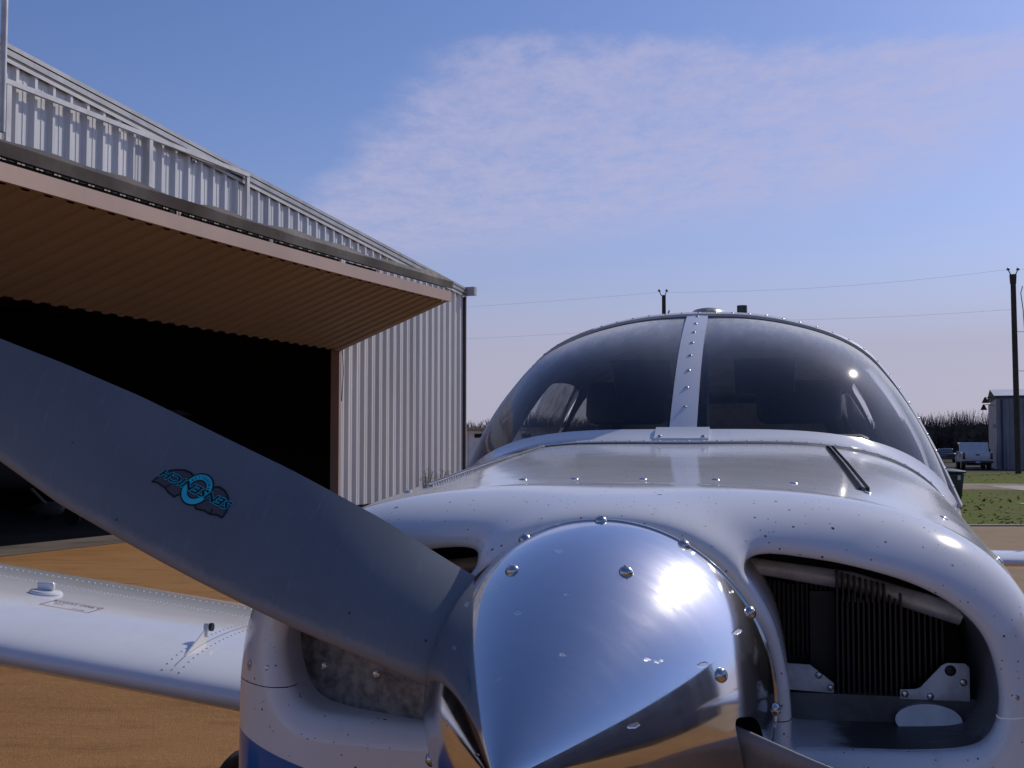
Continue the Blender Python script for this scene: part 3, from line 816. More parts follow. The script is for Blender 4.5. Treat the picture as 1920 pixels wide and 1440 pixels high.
def interp(a, xs_, ys_): return np.interp(a, xs_, ys_)
def outline(a):
    """half width, mid height, upper and lower half heights of the cowling at station a"""
    wd = interp(a, [.05, .15, .30, .70, 1.146, 1.5], [.437, .447, .463, .496, .530, .556])
    zt = interp(a, [.05, .15, .30, .70, 1.146, 1.5], [1.440, 1.452, 1.462, 1.487, 1.512, 1.523])
    zm = interp(a, [.05, .30, 1.5], [1.165, 1.16, 1.15])
    zb = interp(a, [.05, .30, 1.5], [.90, .88, .84])
    return wd, zm, zt - zm, zm - zb
def rho(l, z, a):
    wd, zm, hu, hl = outline(a)
    h = np.where(z > zm, hu, hl)
    return (np.abs(l / wd) ** NEXP + np.abs((z - zm) / h) ** NEXP) ** (1 / NEXP)
def edge_r(th, a, c0=(0, HUBZ)):
    """distance from the hub axis to the cowling outline in direction th"""
    lo, hi = np.zeros_like(th), np.full_like(th, 1.2)
    for _ in range(40):
        m_ = (lo + hi) / 2; r_ = rho(c0[0] + m_ * np.cos(th), c0[1] + m_ * np.sin(th), a)
        lo = np.where(r_ < 1, m_, lo); hi = np.where(r_ < 1, hi, m_)
    return lo


TH = np.linspace(0, 2 * math.pi, 320, endpoint=False)
NT_ = len(TH)
upw = np.clip(np.sin(TH), 0, 1) ** 2
AF = .045 + .125 + .09 * upw                    # station where the rounded nose reaches the outline
RE = edge_r(TH, AF)
RIN = .150
rows_l, rows_z, rows_y = [], [], []
ts = np.concatenate([np.linspace(0, .06, 8)[:-1], np.linspace(.06, .9, 62)[:-1], .9 + .1 * np.sin(np.linspace(0, 1, 14) * math.pi / 2)])
LEN = RE - RIN
for t in ts:
    r_ = RIN + LEN * t
    e = LEN * (1 - t)
    Wd = np.minimum(LEN, .17 + .06 * np.clip(np.sin(TH), 0, 1))
    q = 1 - np.minimum(1, e / Wd)
    y_ = .045 + (AF - .045) * (1 - np.sqrt(np.maximum(0, 1 - q ** 2.0)))
    d = r_ - RIN                                 # rounded collar round the spinner
    y_ = y_ - .030 * np.exp(-((d - .022) / .020) ** 2) * (1 - .3 * upw)
    y_ = np.where(d < .012, y_ + .02 * (1 - d / .012) ** 2, y_)
    rows_l.append(r_ * np.cos(TH)); rows_z.append(HUBZ + r_ * np.sin(TH)); rows_y.append(y_)
for k in range(1, 9):
    t = k / 8
    A_ = AF + (.31 - AF) * t
    r_ = edge_r(TH, A_)
    rows_l.append(r_ * np.cos(TH)); rows_z.append(HUBZ + r_ * np.sin(TH)); rows_y.append(A_)
gl_, gz_, gy_ = (np.array(q).reshape(-1) for q in (rows_l, rows_z, rows_y))
NR = len(rows_l)
quads = [(i * NT_ + k, i * NT_ + (k + 1) % NT_, (i + 1) * NT_ + (k + 1) % NT_, (i + 1) * NT_ + k) for i in range(NR - 1) for k in range(NT_)]
inlet = [(.137, 1.378), (.140, 1.389), (.158, 1.393), (.191, 1.390), (.244, 1.381), (.297, 1.366), (.339, 1.344), (.366, 1.315), (.378, 1.278), (.379, 1.245), (.370, 1.221), (.350, 1.209), (.30, 1.205), (.26, 1.204), (.205, 1.203), (.185, 1.204), (.180, 1.210), (.180, 1.242), (.176, 1.282), (.165, 1.329), (.147, 1.364)]
polyR = smooth_poly(inlet, 6)
inletL = [(.139, 1.378), (.142, 1.389), (.158, 1.393), (.191, 1.391), (.244, 1.382), (.297, 1.367), (.335, 1.345), (.360, 1.318), (.369, 1.288), (.365, 1.258), (.352, 1.231), (.332, 1.217), (.30, 1.2115), (.26, 1.209), (.205, 1.206), (.187, 1.207), (.181, 1.213), (.180, 1.242), (.176, 1.282), (.165, 1.329), (.148, 1.364)]
polyL = smooth_poly(inletL, 6) * np.array([-1, 1])
FR = .017                                         # lip radius
pts = np.stack([gl_, gz_], 1)
front_zone = np.arange(len(gl_)) < NT_ * (len(ts) - 1)
dep = np.zeros(len(gl_)); fld = np.full(len(gl_), 1.0); fr_ = np.full(len(gl_), FR)
for poly in (polyR, polyL):
    FR = .0145 if poly is polyR else .027
    box = front_zone & (np.abs(gl_ - poly[:, 0].mean()) < .17) & (np.abs(gz_ - 1.3) < .16)
    idx = np.where(box)[0]
    d, g = sdf(pts[idx], poly)
    near = (d > 0) & (d < FR)
    ph = np.clip(d / FR, 0, 1) * math.pi / 2
    dn = FR * (1 - np.cos(ph))
    dp = FR * (1 - np.sin(ph))
    mv = np.where(near, d - dn, 0)
    pts[idx] -= g * mv[:, None]
    dep[idx] = np.where(d <= 0, FR, np.where(near, dp, dep[idx])); fr_[idx] = FR
    fld[idx] = np.where(d <= 0, d, np.where(near, dn, d))
V4 = np.column_stack([pts[:, 0], gy_, pts[:, 1], dep, fr_])
V4, Fc, fd, ct = clip(V4, quads, fld)
V4[ct == 1, 3] = V4[ct == 1, 4]
nose = V4[:, :3].copy(); nose[:, 1] += V4[:, 3]
# inner walls of the inlets
ec = {}
for q in Fc:
    for a in range(len(q)):
        i, j = q[a], q[(a + 1) % len(q)]
        ec[(min(i, j), max(i, j))] = ec.get((min(i, j), max(i, j)), 0) + 1
cutid = {i: None for i in np.where(ct == 1)[0]}
nv = [tuple(p) for p in nose]; nf = list(Fc)
for i in cutid:
    l_, y_, z_ = nose[i]; nv.append((l_ * 1.002, y_ + .010, z_)); cutid[i] = len(nv) - 1
for (i, j), n_ in ec.items():
    if n_ == 1 and i in cutid and j in cutid: nf.append((i, j, cutid[j], cutid[i]))
tv, tf, tm = [], [], {}
for i in cutid:
    tm[i] = len(tv); l_, y_, z_ = nv[cutid[i]]; tv += [(l_, y_, z_), (l_, .34, z_)]
for (i, j), n_ in ec.items():
    if n_ == 1 and i in cutid and j in cutid: tf.append((tm[i], tm[j], tm[j] + 1, tm[i] + 1))
def trunk_mat():
    if 'trunk' in MATS: return MATS['trunk']
    m = bpy.data.materials.new('inlet_trunk'); m.use_nodes = True
    t = NT(m.node_tree); b_ = m.node_tree.nodes['Principled BSDF']
    co = t.n('ShaderNodeTexCoord').outputs['Object']; sp = t.n('ShaderNodeSeparateXYZ'); t.set(sp.inputs[0], co)
    n_ = t.math('MULTIPLY_ADD', t.noise(co, 40, 5, .7), .05, -.025)
    dark_area = t.math('MULTIPLY', t.step(t.math('ADD', sp.outputs[0], n_), .212, .245), t.step(t.math('ADD', sp.outputs[2], n_), 1.208, 1.235, 1, 0))  # port trunk turns darker on its floor and outer wall
    dark_area = t.math('MAXIMUM', dark_area, t.math('MULTIPLY', t.step(t.math('ADD', sp.outputs[0], n_), .335, .352), .75))
    t.set(b_.inputs['Base Color'], t.mix(t.math('MULTIPLY', dark_area, .93), (.62, .62, .64), (.03, .028, .026))); b_.inputs['Roughness'].default_value = .4
    MATS['trunk'] = m
    return m
for sg in (1, -1):
    tq = [q for q in tf if sg * tv[q[0]][0] > 0]
    us = sorted({i for q in tq for i in q}); mp_ = {o_: n__ for n__, o_ in enumerate(us)}
    make('inlet_trunking', [tv[i] for i in us], [tuple(mp_[i] for i in q) for q in tq], trunk_mat(), AP, smooth=60)
nv = np.array(nv); ZS = 1.2372
lab = {'upper_cowl': None, 'lower_cowl': None}
for nm, sg in (('upper_cowl', 1), ('lower_cowl', -1)):
    v, f, _, _ = clip(nv, nf, sg * (nv[:, 2] - ZS) - .0005)
    lab[nm] = make(nm, v, f, PAINT, AP, smooth=70, weld=.0005)
UP, LO = lab['upper_cowl'], lab['lower_cowl']
for sg in (1, -1):                                # dark joggle behind the split between the two halves
    v, f, _, _ = clip(nv, nf, .006 - np.abs(nv[:, 2] - ZS))
    v, f, _, _ = clip(v, f, sg * v[:, 0] - .405)
    v[:, 0] -= sg * .0022; v[:, 1] += .0022
    make('seam_backing', v, f, DARK, AP, kind='stuff')
# rim inside the joint so that the seam reads as a dark line
b = MB(); b.loft([[(.985 * RE[k] * math.cos(TH[k]), AF[k] + .02, HUBZ + .985 * RE[k] * math.sin(TH[k])) for k in range(NT_)], [(.975 * e_ * math.cos(a), .30, HUBZ + .975 * e_ * math.sin(a)) for e_, a in zip(edge_r(TH, .30), TH)]], True)
b.build('cowl_lining', DARK, AP)


def base_a(l): return 1.146 + .36 * (l / .545) ** 2
def top_z(l, a):
    wd, zm, hu, hl = outline(a)
    return zm + hu * np.maximum(0, 1 - np.abs(l / wd) ** NEXP) ** (1 / NEXP)
def skin_n(l, a):
    e = 1e-3
    n_ = Vector((-(top_z(l + e, a) - top_z(l - e, a)) / (2 * e), -(top_z(l, a + e) - top_z(l, a - e)) / (2 * e), 1))
    return n_.normalized()


# top and side panels behind the nose bowl
T2 = np.linspace(0, 2 * math.pi, 220, endpoint=False)
sts = np.linspace(.3125, 1.56, 54)
v, f = [], []
for a in sts:
    r_ = edge_r(T2, min(a, 1.5)) - .0015
    v += [(r_[k] * math.cos(T2[k]), a, HUBZ + r_[k] * math.sin(T2[k])) for k in range(len(T2))]
n2 = len(T2)
f = [(i * n2 + k, i * n2 + (k + 1) % n2, (i + 1) * n2 + (k + 1) % n2, (i + 1) * n2 + k) for i in range(len(sts) - 1) for k in range(n2)]
v = np.array(v)
f1 = np.maximum(base_a(np.clip(v[:, 0], -.545, .545)) + .012 - v[:, 1], 1.372 - v[:, 2])
v, f, _, _ = clip(v, f, f1)
HL = .272
# split: centre top door between the two hinges, sides
vc, fc, _, _ = clip(v, f, np.where(v[:, 2] > 1.3, HL - np.abs(v[:, 0]), -.3))
DECK = make('cowl_door', vc, fc, PAINT, AP, smooth=60)
vs_, fs_, _, _ = clip(v, f, np.where(v[:, 2] > 1.3, np.abs(v[:, 0]) - HL - .002, .3))
SIDE = make('cowl_side', vs_, fs_, PAINT, AP, smooth=60)
for sx in (-1, 1):
    b = MB(); ys = np.linspace(.325, 1.13 + .03, 60)
    b.tube([(sx * (HL + .001), y_, top_z(HL, y_) + .0005) for y_ in ys], .0026, 8)
    b.build('piano_hinge', mat('hinge_metal', (.34, .34, .35), .35, .8, .3, 60) if sx > 0 else mat('hinge_pale', (.62, .60, .58), .3, .5, .3, 60), DECK, smooth=True)
    b = MB()
    for y_ in np.arange(.33, 1.14, .0125):
        b.box((sx * (HL + .001) - .007, y_, top_z(HL, y_) - .004), (sx * (HL + .001) + .007, y_ + .008, top_z(HL, y_) + .003))
    b.build('hinge_knuckles', BLACK if sx > 0 else STEEL, DECK)
# screws along the nose bowl joint
def screw_mesh(r_, h_, n=16):
    b = MB(); b.dome((0, 0, 0), (0, 0, 1), r_, h_, n, 5); b.box((-r_ * .62, -r_ * .10, h_ * .80), (r_ * .62, r_ * .10, h_ * 1.02)); return b
sp_ = None
def put_screw(parent, p, n_, r_=.006, h_=.0035, m=STEEL, name='screw'):
    key = (round(r_, 4), round(h_, 4), m.name)
    if key not in put_screw.c:
        o = screw_mesh(r_, h_).build(name, m, parent, smooth=65); put_screw.c[key] = o
    else: o = share(put_screw.c[key], parent); o.name = name
    o.location = p; o.rotation_euler = Vector(n_).to_track_quat('Z', 'Y').to_euler(); o.rotation_euler.rotate_axis('Z', random.uniform(0, 3))
    return o
put_screw.c = {}
for l in (-.40, -.29, -.14, -.075, .01, .098, .19, .275, .36, .42):
    put_screw(DECK if abs(l) < .27 else UP, (l, .298, top_z(l, .298) - .0008), skin_n(l, .298), .0058, .0026)
# windscreen base strip
US = np.linspace(-1, 1, 81)
def base_pt(u, off=0., up=0.):
    l = .548 * u; a = base_a(l) + off
    n_ = skin_n(np.clip(l, -.53, .53), min(a, 1.5)); z = top_z(np.clip(l, -.55, .55), min(a, 1.5))
    return Vector((l, a, z)) + n_ * up
rows = []
for u in US:
    rows.append([base_pt(u, -.052, -.001), base_pt(u, -.050, .0035), base_pt(u, -.024, .0065), base_pt(u, .014, .024), base_pt(u, .017, .022), base_pt(u, .012, .0)])
b = MB(); b.loft(rows, True, True); RET = b.build('windscreen_retainer', WHITE, AP, smooth=35)
rv = MB()
for i in range(40):
    u = -1 + 2 * (i + .5) / 40
    rv.dome(base_pt(u, -.044, .0035), skin_n(np.clip(.548 * u, -.5, .5), 1.2), .0038, .0022, 8, 2)
    if i % 2: rv.dome(base_pt(u, -.022, .0045), skin_n(np.clip(.548 * u, -.5, .5), 1.2), .0045, .0028, 8, 2)
rv.build('rivets', WHITE, RET, smooth=True, kind='stuff')
b = MB(); rows = [[base_pt(u, -.056, -.0005), base_pt(u, -.053, .0012), base_pt(u, -.050, .0005)] for u in US]; b.loft(rows, False); b.build('sealant', mat('sealant', (.10, .09, .085), .7), RET)

# hoop that frames the windscreen
hoop = np.array([(0, 1.814), (.08, 1.812), (.147, 1.806), (.23, 1.789), (.30, 1.768), (.36, 1.741), (.40, 1.712), (.424, 1.682), (.457, 1.626), (.484, 1.568), (.510, 1.505), (.532, 1.44), (.550, 1.375)])
def resample(P, n):
    P = np.array(P, float); d = np.r_[0, np.cumsum(np.linalg.norm(np.diff(P, axis=0), axis=1))]
    Q = P
    for _ in range(2):
        pass
    s_ = np.linspace(0, d[-1], n)
    return np.stack([np.interp(s_, d, P[:, k]) for k in range(P.shape[1])], 1)
half = resample(hoop, 41)
for _ in range(6):
    half[1:-1] = (half[:-2] + 2 * half[1:-1] + half[2:]) / 4
HP = np.vstack([half[::-1] * [-1, 1], half[1:]])             # 81 points, starboard to port
def hoop_a(z): return 1.500 + .27 * np.clip((z - 1.375) / .30, 0, 1) ** .9 - .05 * np.clip((z - 1.68) / .13, 0, 1) ** 1.5
# base curve sampled at matching parameters (finer towards the corners)
def base_u(u): return math.copysign(abs(math.sin(abs(u) * math.pi / 2)) ** 1.0, u) * .55 + u * .45
NG = 26
rows = []
for k, u in enumerate(US):
    hb = Vector((HP[k, 0], hoop_a(HP[k, 1]), HP[k, 1])); bb_ = base_pt(base_u(u), .002, .004)
    col = []
    for j in range(NG + 1):
        t = j / NG
        p = bb_.lerp(hb, t)
        bul = math.sin(math.pi * t) ** .9 * (.036 + .034 * math.sin(math.pi * abs(u) ** .9)) * (1 - abs(u) ** 2.2)
        nrm = Vector((.60 * math.copysign(abs(u) ** 1.5, u), -.62 * (1 - .55 * abs(u)), .75 * (1 - .45 * abs(u) ** 2))).normalized()
        col.append(p + nrm * bul)
    rows.append(col)
WSROWS = rows
b = MB(); b.loft(rows, False); WS = b.build('windscreen', GLASS, AP, smooth=True)
# centre strip
b = MB(); st = []
for j in range(NG + 1):
    p = WSROWS[40][j]; 
    tdir = (WSROWS[40][min(j + 1, NG)] - WSROWS[40][max(j - 1, 0)]).normalized(); n_ = Vector((1, 0, 0)).cross(tdir); n_ = -n_ if n_.z < 0 else n_
    wd = .0262 - .0015 * j / NG
    st.append([p + Vector((-wd, 0, 0)) + n_ * .001, p + Vector((-wd, 0, 0)) + n_ * .0055, p + Vector((-wd * .3, 0, 0)) + n_ * .0065, p + Vector((wd * .3, 0, 0)) + n_ * .0065, p + Vector((wd, 0, 0)) + n_ * .0055, p + Vector((wd, 0, 0)) + n_ * .001])
b.loft(st, True, True); CS = b.build('centre_strip', WHITE, AP, smooth=30)
for j in range(9):
    t = 1.0 + j * (NG - 2.2) / 8; i = int(t); p = WSROWS[40][i].lerp(WSROWS[40][min(i + 1, NG)], t - i)
    td = (WSROWS[40][min(i + 1, NG)] - WSROWS[40][max(i - 1, 0)]).normalized(); n_ = Vector((1, 0, 0)).cross(td); n_ = -n_ if n_.z < 0 else n_
    put_screw(CS, p + n_ * .0062, n_, .0048, .0030, STEEL, 'rivet')
b = MB()
rows = [[base_pt(u, -.040, .004), base_pt(u, -.038, .009), base_pt(u, -.020, .0125), base_pt(u, .013, .028), base_pt(u, .017, .012)] for u in np.linspace(-.094, .094, 9)]
b.loft(rows, True, True); FP = b.build('foot_plate', WHITE, AP, smooth=30)
for u in (-.075, .075): put_screw(FP, base_pt(u, -.028, .012), skin_n(0, 1.1), .0042, .0025, STEEL, 'rivet')
# hoop strip and its rivets
rows = []
for k in range(81):
    l, z = HP[k]; a = hoop_a(z); s_ = (k - 40) / 40
    tg_ = (HP[min(k + 1, 80)] - HP[max(k - 1, 0)]); n2_ = np.array([-tg_[1], tg_[0]]); n2_ = n2_ / np.linalg.norm(n2_)
    if n2_[1] < -.3 or (l * n2_[0] < 0 and abs(l) > .1): n2_ = -n2_
    N_ = Vector((n2_[0], 0, n2_[1]))
    p = Vector((l, a, z))
    rows.append([p + Vector((0, -.012, 0)) + N_ * .001, p + Vector((0, -.012, 0)) + N_ * .007, p + Vector((0, .006, 0)) + N_ * .010, p + Vector((0, .05, 0)) + N_ * .018, p + Vector((0, .05, 0)) - N_ * .004, p - N_ * .006])
b = MB(); b.loft(rows, True, True); HS = b.build('windscreen_frame', mat('frame_paint', (.62, .60, .58), .3, 0, .15, 8), AP, smooth=35)
rv = MB()
for k in range(2, 80, 2):
    rv.dome((Vector(rows[k][2]) + Vector(rows[k][3])) / 2, Vector(rows[k][3]) - Vector(rows[k][4]), .0036, .0020, 8, 2)
rv.build('rivets', STEEL, HS, smooth=True, kind='stuff')
b = MB()
for k0, k1 in ((1, 28),):
    b.loft([[Vector(rows[k][2]) + (Vector(rows[k][3]) - Vector(rows[k][4])).normalized() * .0006, Vector(rows[k][3]) + (Vector(rows[k][3]) - Vector(rows[k][4])).normalized() * .0008] for k in range(k0, k1)], False)
b.build('frame_shade_strip', SHADE_BROWN, HS)  # starboard frame's shade and ground reflection put in as a brown strip

# cabin and tail
stA = [1.50, 1.56, 1.8, 2.2, 2.6, 3.2, 4.2, 5.5, 6.7]
sl = [.44, .44, .40, .30, .15, 0, 0, 0, 0]
zt_ = [1.814, 1.822, 1.832, 1.825, 1.81, 1.73, 1.45, 1.16, 1.0]
wd_ = [.548, .552, .553, .553, .552, .53, .40, .22, .05]
zb_ = [.84, .83, .80, .76, .74, .73, .74, .79, .86]
rows = []
fineA = np.unique(np.r_[np.linspace(1.50, 3.3, 46), np.linspace(3.3, 6.7, 20)])
NH = 81
for A_ in fineA:
    ZT, WD_, ZB, SL = (np.interp(A_, stA, q) for q in (zt_, wd_, zb_, sl))
    k_ = (ZT - 1.30) / (1.812 - 1.30); col = []
    for l, z in HP:
        z2 = ZT - (1.814 - z) * (k_ if A_ < 3.3 else max(.2, k_)); col.append((l / .55 * WD_, A_ + (hoop_a(z) - 1.5) * SL / .44, z2))
    zz0 = col[-1][2]
    for q in np.linspace(0, math.pi, 40)[1:-1]:
        l = math.copysign(abs(math.cos(q)) ** .6, math.cos(q)) * WD_ * 1.0
        col.append((l, A_, zz0 - (zz0 - ZB) * math.sin(q) ** .8))
    rows.append(col)
nC = len(rows[0]); cv = np.array([p for r_ in rows for p in r_])
cf = [(i * nC + k, i * nC + (k + 1) % nC, (i + 1) * nC + (k + 1) % nC, (i + 1) * nC + k) for i in range(len(rows) - 1) for k in range(nC)]
wins = [[(1.86, 1.44), (2.50, 1.43), (2.52, 1.64), (2.42, 1.70), (2.08, 1.70), (1.98, 1.66)], [(2.64, 1.43), (3.10, 1.45), (3.12, 1.58), (3.00, 1.67), (2.70, 1.69), (2.63, 1.66)]]
wf = np.full(len(cv), 1.)
for wn in wins:
    d, _ = sdf(cv[:, 1:3], smooth_poly(wn, 4)); wf = np.minimum(wf, np.where(np.abs(cv[:, 0]) > .34, d, 1.))
v, f, _, _ = clip(cv, cf, wf)
CAB = make('fuselage', v, f, PAINT, AP, smooth=50)
sm = cv.copy(); sm[:, 0] *= .962; sm[:, 2] = 1.3 + (sm[:, 2] - 1.3) * .955
keep = [q for q in cf if sm[q[0], 1] < 3.35]
v, f, _, _ = clip(sm, keep, wf + .004)
make('headliner', v, f, LINER, AP, smooth=50)
for sx in (-1, 1):
    for wn in wins:
        P = smooth_poly(wn, 4); b = MB()
        def sidex(a, z):
            ZT, WD_ = np.interp(a, stA, zt_), np.interp(a, stA, wd_)
            k_ = (ZT - 1.30) / (1.812 - 1.30); z0 = 1.30 + (z - 1.30) / k_
            return np.interp(z0, half[::-1, 1], half[::-1, 0]) / .55 * WD_
        b.add([(sx * (sidex(a, z) - .008), a, z) for a, z in P], [tuple(range(len(P)))]); pane = b.build('side_window', GLASS, CAB)
b = MB(); b.prism([(-.40, .95), (.40, .95), (.44, 1.30), (.36, 1.58), (.18, 1.66), (-.18, 1.66), (-.36, 1.58), (-.44, 1.30)], 3.22, 3.26, 1); b.build('rear_bulkhead', LINER, AP)
b = MB(); b.box((-.42, 1.6, .95), (.42, 3.2, .97)); b.build('cabin_floor', LINER, AP)
# glare shield
rows = []
for u in np.linspace(-.97, .97, 41):
    p = base_pt(base_u(u), .03, -.012); q = Vector((u * .50, 1.68, 1.455 - .035 * u * u)); 
    rows.append([p, p.lerp(q, .5) + Vector((0, 0, .006)), q, q - Vector((0, -.01, .03)), Vector((u * .5, 1.70, 1.0))])
b = MB(); b.loft(rows, False); b.build('glare_shield', PANELB, AP, smooth=50)
for sx in (-.25, .25):
    b = MB(); b.prism([(2.20, 1.02), (2.34, 1.02), (2.46, 1.46), (2.42, 1.54), (2.36, 1.54), (2.32, 1.46)], sx - .20, sx + .20, 0); sb = bevel(b.build('seat_back', SEATM, AP), .03)
    b = MB(); b.prism([(2.34, 1.57), (2.44, 1.57), (2.46, 1.69), (2.38, 1.70)], sx - .12, sx + .12, 0); bevel(b.build('headrest', SEATM, sb), .025)
    b = MB(); b.prism([(1.85, .98), (2.3, .98), (2.3, 1.12), (1.85, 1.14)], sx - .2, sx + .2, 0); bevel(b.build('seat_cushion', SEATM, AP), .03)
    b = MB(); b.prism([(1.86, 1.715), (1.98, 1.64), (1.985, 1.648), (1.87, 1.725)], sx * .62 - .075, sx * .62 + .075, 0); bevel(b.build('sun_visor', mat('visor_smoke', (.05, .05, .055), .4), AP), .003)
b = MB(); b.tube([(-.02, 1.62, 1.72), (-.02, 1.62, 1.60)], .006, 6); b.box((-.065, 1.58, 1.53), (.025, 1.66, 1.60)); bevel(b.build('compass', PANELB, AP), .006)
b = MB(); b.tube([(.02, 1.62, 1.74), (.02, 1.66, 1.49)], .008, 8); b.build('roof_brace', LINER, AP)
b = MB(); b.tube([(-.52, 1.95, 1.60), (-.50, 1.88, 1.60), (-.49, 1.80, 1.50), (-.49, 1.82, 1.46)], .007, 6); b.build('grab_handle', PANELB, AP)
# things on the cabin roof
b = MB(); b.loft([[(.045 * q * math.cos(a) * 1.0 + .02, 1.86 + .10 * q * math.sin(a), 1.817 + h_) for a in np.linspace(0, 2 * math.pi, 24, endpoint=False)] for q, h_ in ((1.05, -.006), (1.05, .012), (.9, .024), (.55, .029), (.05, .030))], True, True)
b.build('roof_beacon', mat('beacon_beige', (.42, .40, .33), .3, 0, .1, 10), AP, smooth=50)
b = MB(); b.tube([(.100, 1.92, 1.815), (.100, 1.92, 1.862)], .013, 14); b.build('roof_antenna', mat('antenna_black', (.05, .055, .06), .4, .2), AP, smooth=40)
# tail surfaces
def foil(c, th, n=22):
    xs_ = (1 - np.cos(np.linspace(0, math.pi, n))) / 2
    y_ = th / .2 * (.2969 * np.sqrt(xs_) - .126 * xs_ - .3516 * xs_ ** 2 + .2843 * xs_ ** 3 - .1036 * xs_ ** 4)
    cam_ = .022 * (1 - ((xs_ - .4) / .6) ** 2)
    return [(x_ * c, (q + k) * c) for x_, q, k in zip(xs_, y_, cam_)] + [(x_ * c, (-q + k) * c) for x_, q, k in zip(xs_[::-1][1:-1], y_[::-1][1:-1], cam_[::-1][1:-1])]
b = MB(); b.loft([[(t, y0 + x_, z_) for x_, t in foil(c_, .10)] for z_, y0, c_ in ((1.0, 5.4, 1.35), (1.75, 6.0, .75))], True, True); b.build('tail_fin', WHITE, AP, smooth=60)
b = MB(); b.loft([[(l, 5.9 + x_, .86 + t) for x_, t in foil(.76, .10)] for l in (-1.95, 1.95)], True, True); b.build('stabilator', WHITE, AP, smooth=60)

# wings
WLE, WCH, WTH, WZ0, DIH, INC = 1.52, 1.60, .104, .742, .128, .045
def wing_pt(l, xc, zc):
    return Vector((l, WLE + xc * math.cos(INC) + zc * math.sin(INC), WZ0 + abs(l) * DIH + zc * math.cos(INC) - xc * math.sin(INC)))
FO = foil(WCH, WTH, 40)
FOx = [p[0] for p in FO[:40]]; FOz = [p[1] for p in FO[:40]]
def wing_top(l, x_, up=0.): return wing_pt(l, x_, np.interp(x_, FOx, FOz) + up)
WINGS = {}
for sx in (-1, 1):
    b = MB(); ls = [sx * q for q in (.12, .9, 1.4, 2.0, 3.0, 4.4)]
    rows = [[wing_pt(l, x_, z_) for x_, z_ in FO] for l in ls] + [[wing_pt(sx * 4.55, WCH * .45 + (x_ - WCH * .45) * .75, z_ * .35) for x_, z_ in FO]]
    b.loft(rows, True, True)
    WINGS[sx] = b.build('wing', WHITE, AP, smooth=60)
    rv = MB()
    for l in np.arange(.62, 3.6, .022):
        for x_ in (.62, .64) if int(l * 10) % 1 == 0 else (.62,):
            rv.dome(wing_top(sx * l, x_, 0), (0, 0, 1), .0032, .0020, 6, 2)
        rv.dome(wing_top(sx * l, .90, 0), (0, 0, 1), .0032, .0020, 6, 2)
    for lc in (1.25, 2.35):
        for x_ in np.arange(.03, .9, .024):
            rv.dome(wing_top(sx * lc, x_, 0), (0, 0, 1), .0032, .0020, 6, 2)
            rv.dome(wing_top(sx * (lc + .045), x_, 0), (0, 0, 1), .0032, .0020, 6, 2)
    rv.build('rivets', WHITE, WINGS[sx], kind='stuff')
    b = MB(); b.loft([[wing_top(sx * (1.272 + dx), x_, .0006) for dx in (0, .0025)] for x_ in np.linspace(0.0, .9, 30)], False); b.build('skin_seam', mat('seam_grey', (.22, .22, .23), .6), WINGS[sx])
SW = WINGS[-1]
# fuel cap
p = wing_top(-1.885, .44, .0)
b = MB(); b.loft([[(p.x + r_ * math.cos(a), p.y + r_ * math.sin(a), p.z + h_ - (r_ * math.cos(a)) * DIH) for a in np.linspace(0, 2 * math.pi, 24, endpoint=False)] for r_, h_ in ((.046, -.004), (.046, .005), (.041, .010), (.01, .011))], True, True)
fc_ = b.build('fuel_cap', WHITE, SW, smooth=40)
b = MB(); b.box((p.x - .026, p.y - .008, p.z + .009), (p.x + .026, p.y + .008, p.z + .033)); bevel(b.build('cap_grip', WHITE, SW), .005)


def text_mesh(body, size, font_shear=0., extr=0.):
    cu = bpy.data.curves.new('lettering', 'FONT'); cu.body = body; cu.size = size; cu.shear = font_shear; cu.extrude = extr; cu.align_x = 'CENTER'; cu.align_y = 'CENTER'; cu.resolution_u = 2
    o = bpy.data.objects.new('lettering', cu); COL.objects.link(o)
    bpy.context.view_layer.update()
    me = bpy.data.meshes.new_from_object(o.evaluated_get(bpy.context.evaluated_depsgraph_get()))
    v = [tuple(q.co) for q in me.vertices]; f = [tuple(q.vertices) for q in me.polygons]
    bpy.data.objects.remove(o); bpy.data.curves.remove(cu); bpy.data.meshes.remove(me)
    return v, f
RED = mat('placard_red', (.38, .06, .05), .5); INK = mat('placard_ink', (.05, .045, .05), .5)
pc = (-1.735, .335)
def onwing(q, up=.0012): return wing_top(pc[0] + q[0], pc[1] + q[1], up)
b = MB()
for (x0, y0, x1, y1) in ((-.075, -.042, .075, -.0395), (-.075, .0395, .075, .042), (-.075, -.0395, -.0725, .0395), (.0725, -.0395, .075, .0395)):
    b.add([onwing(q) for q in ((x0, y0), (x1, y0), (x1, y1), (x0, y1))], [(0, 1, 2, 3)])
pl_ = b.build('placard', RED, SW)
b = MB()
for tx, sz, (ox, oy) in (('AVGAS ONLY', .024, (0, .022)), ('100 LL', .013, (-.04, -.003)), ('24 GAL', .013, (.035, -.027))):
    v, f = text_mesh(tx, sz); b.add([onwing((q[0] + ox, q[1] + oy), .0014) for q in v], f)
b.build('placard_lettering', INK, SW)
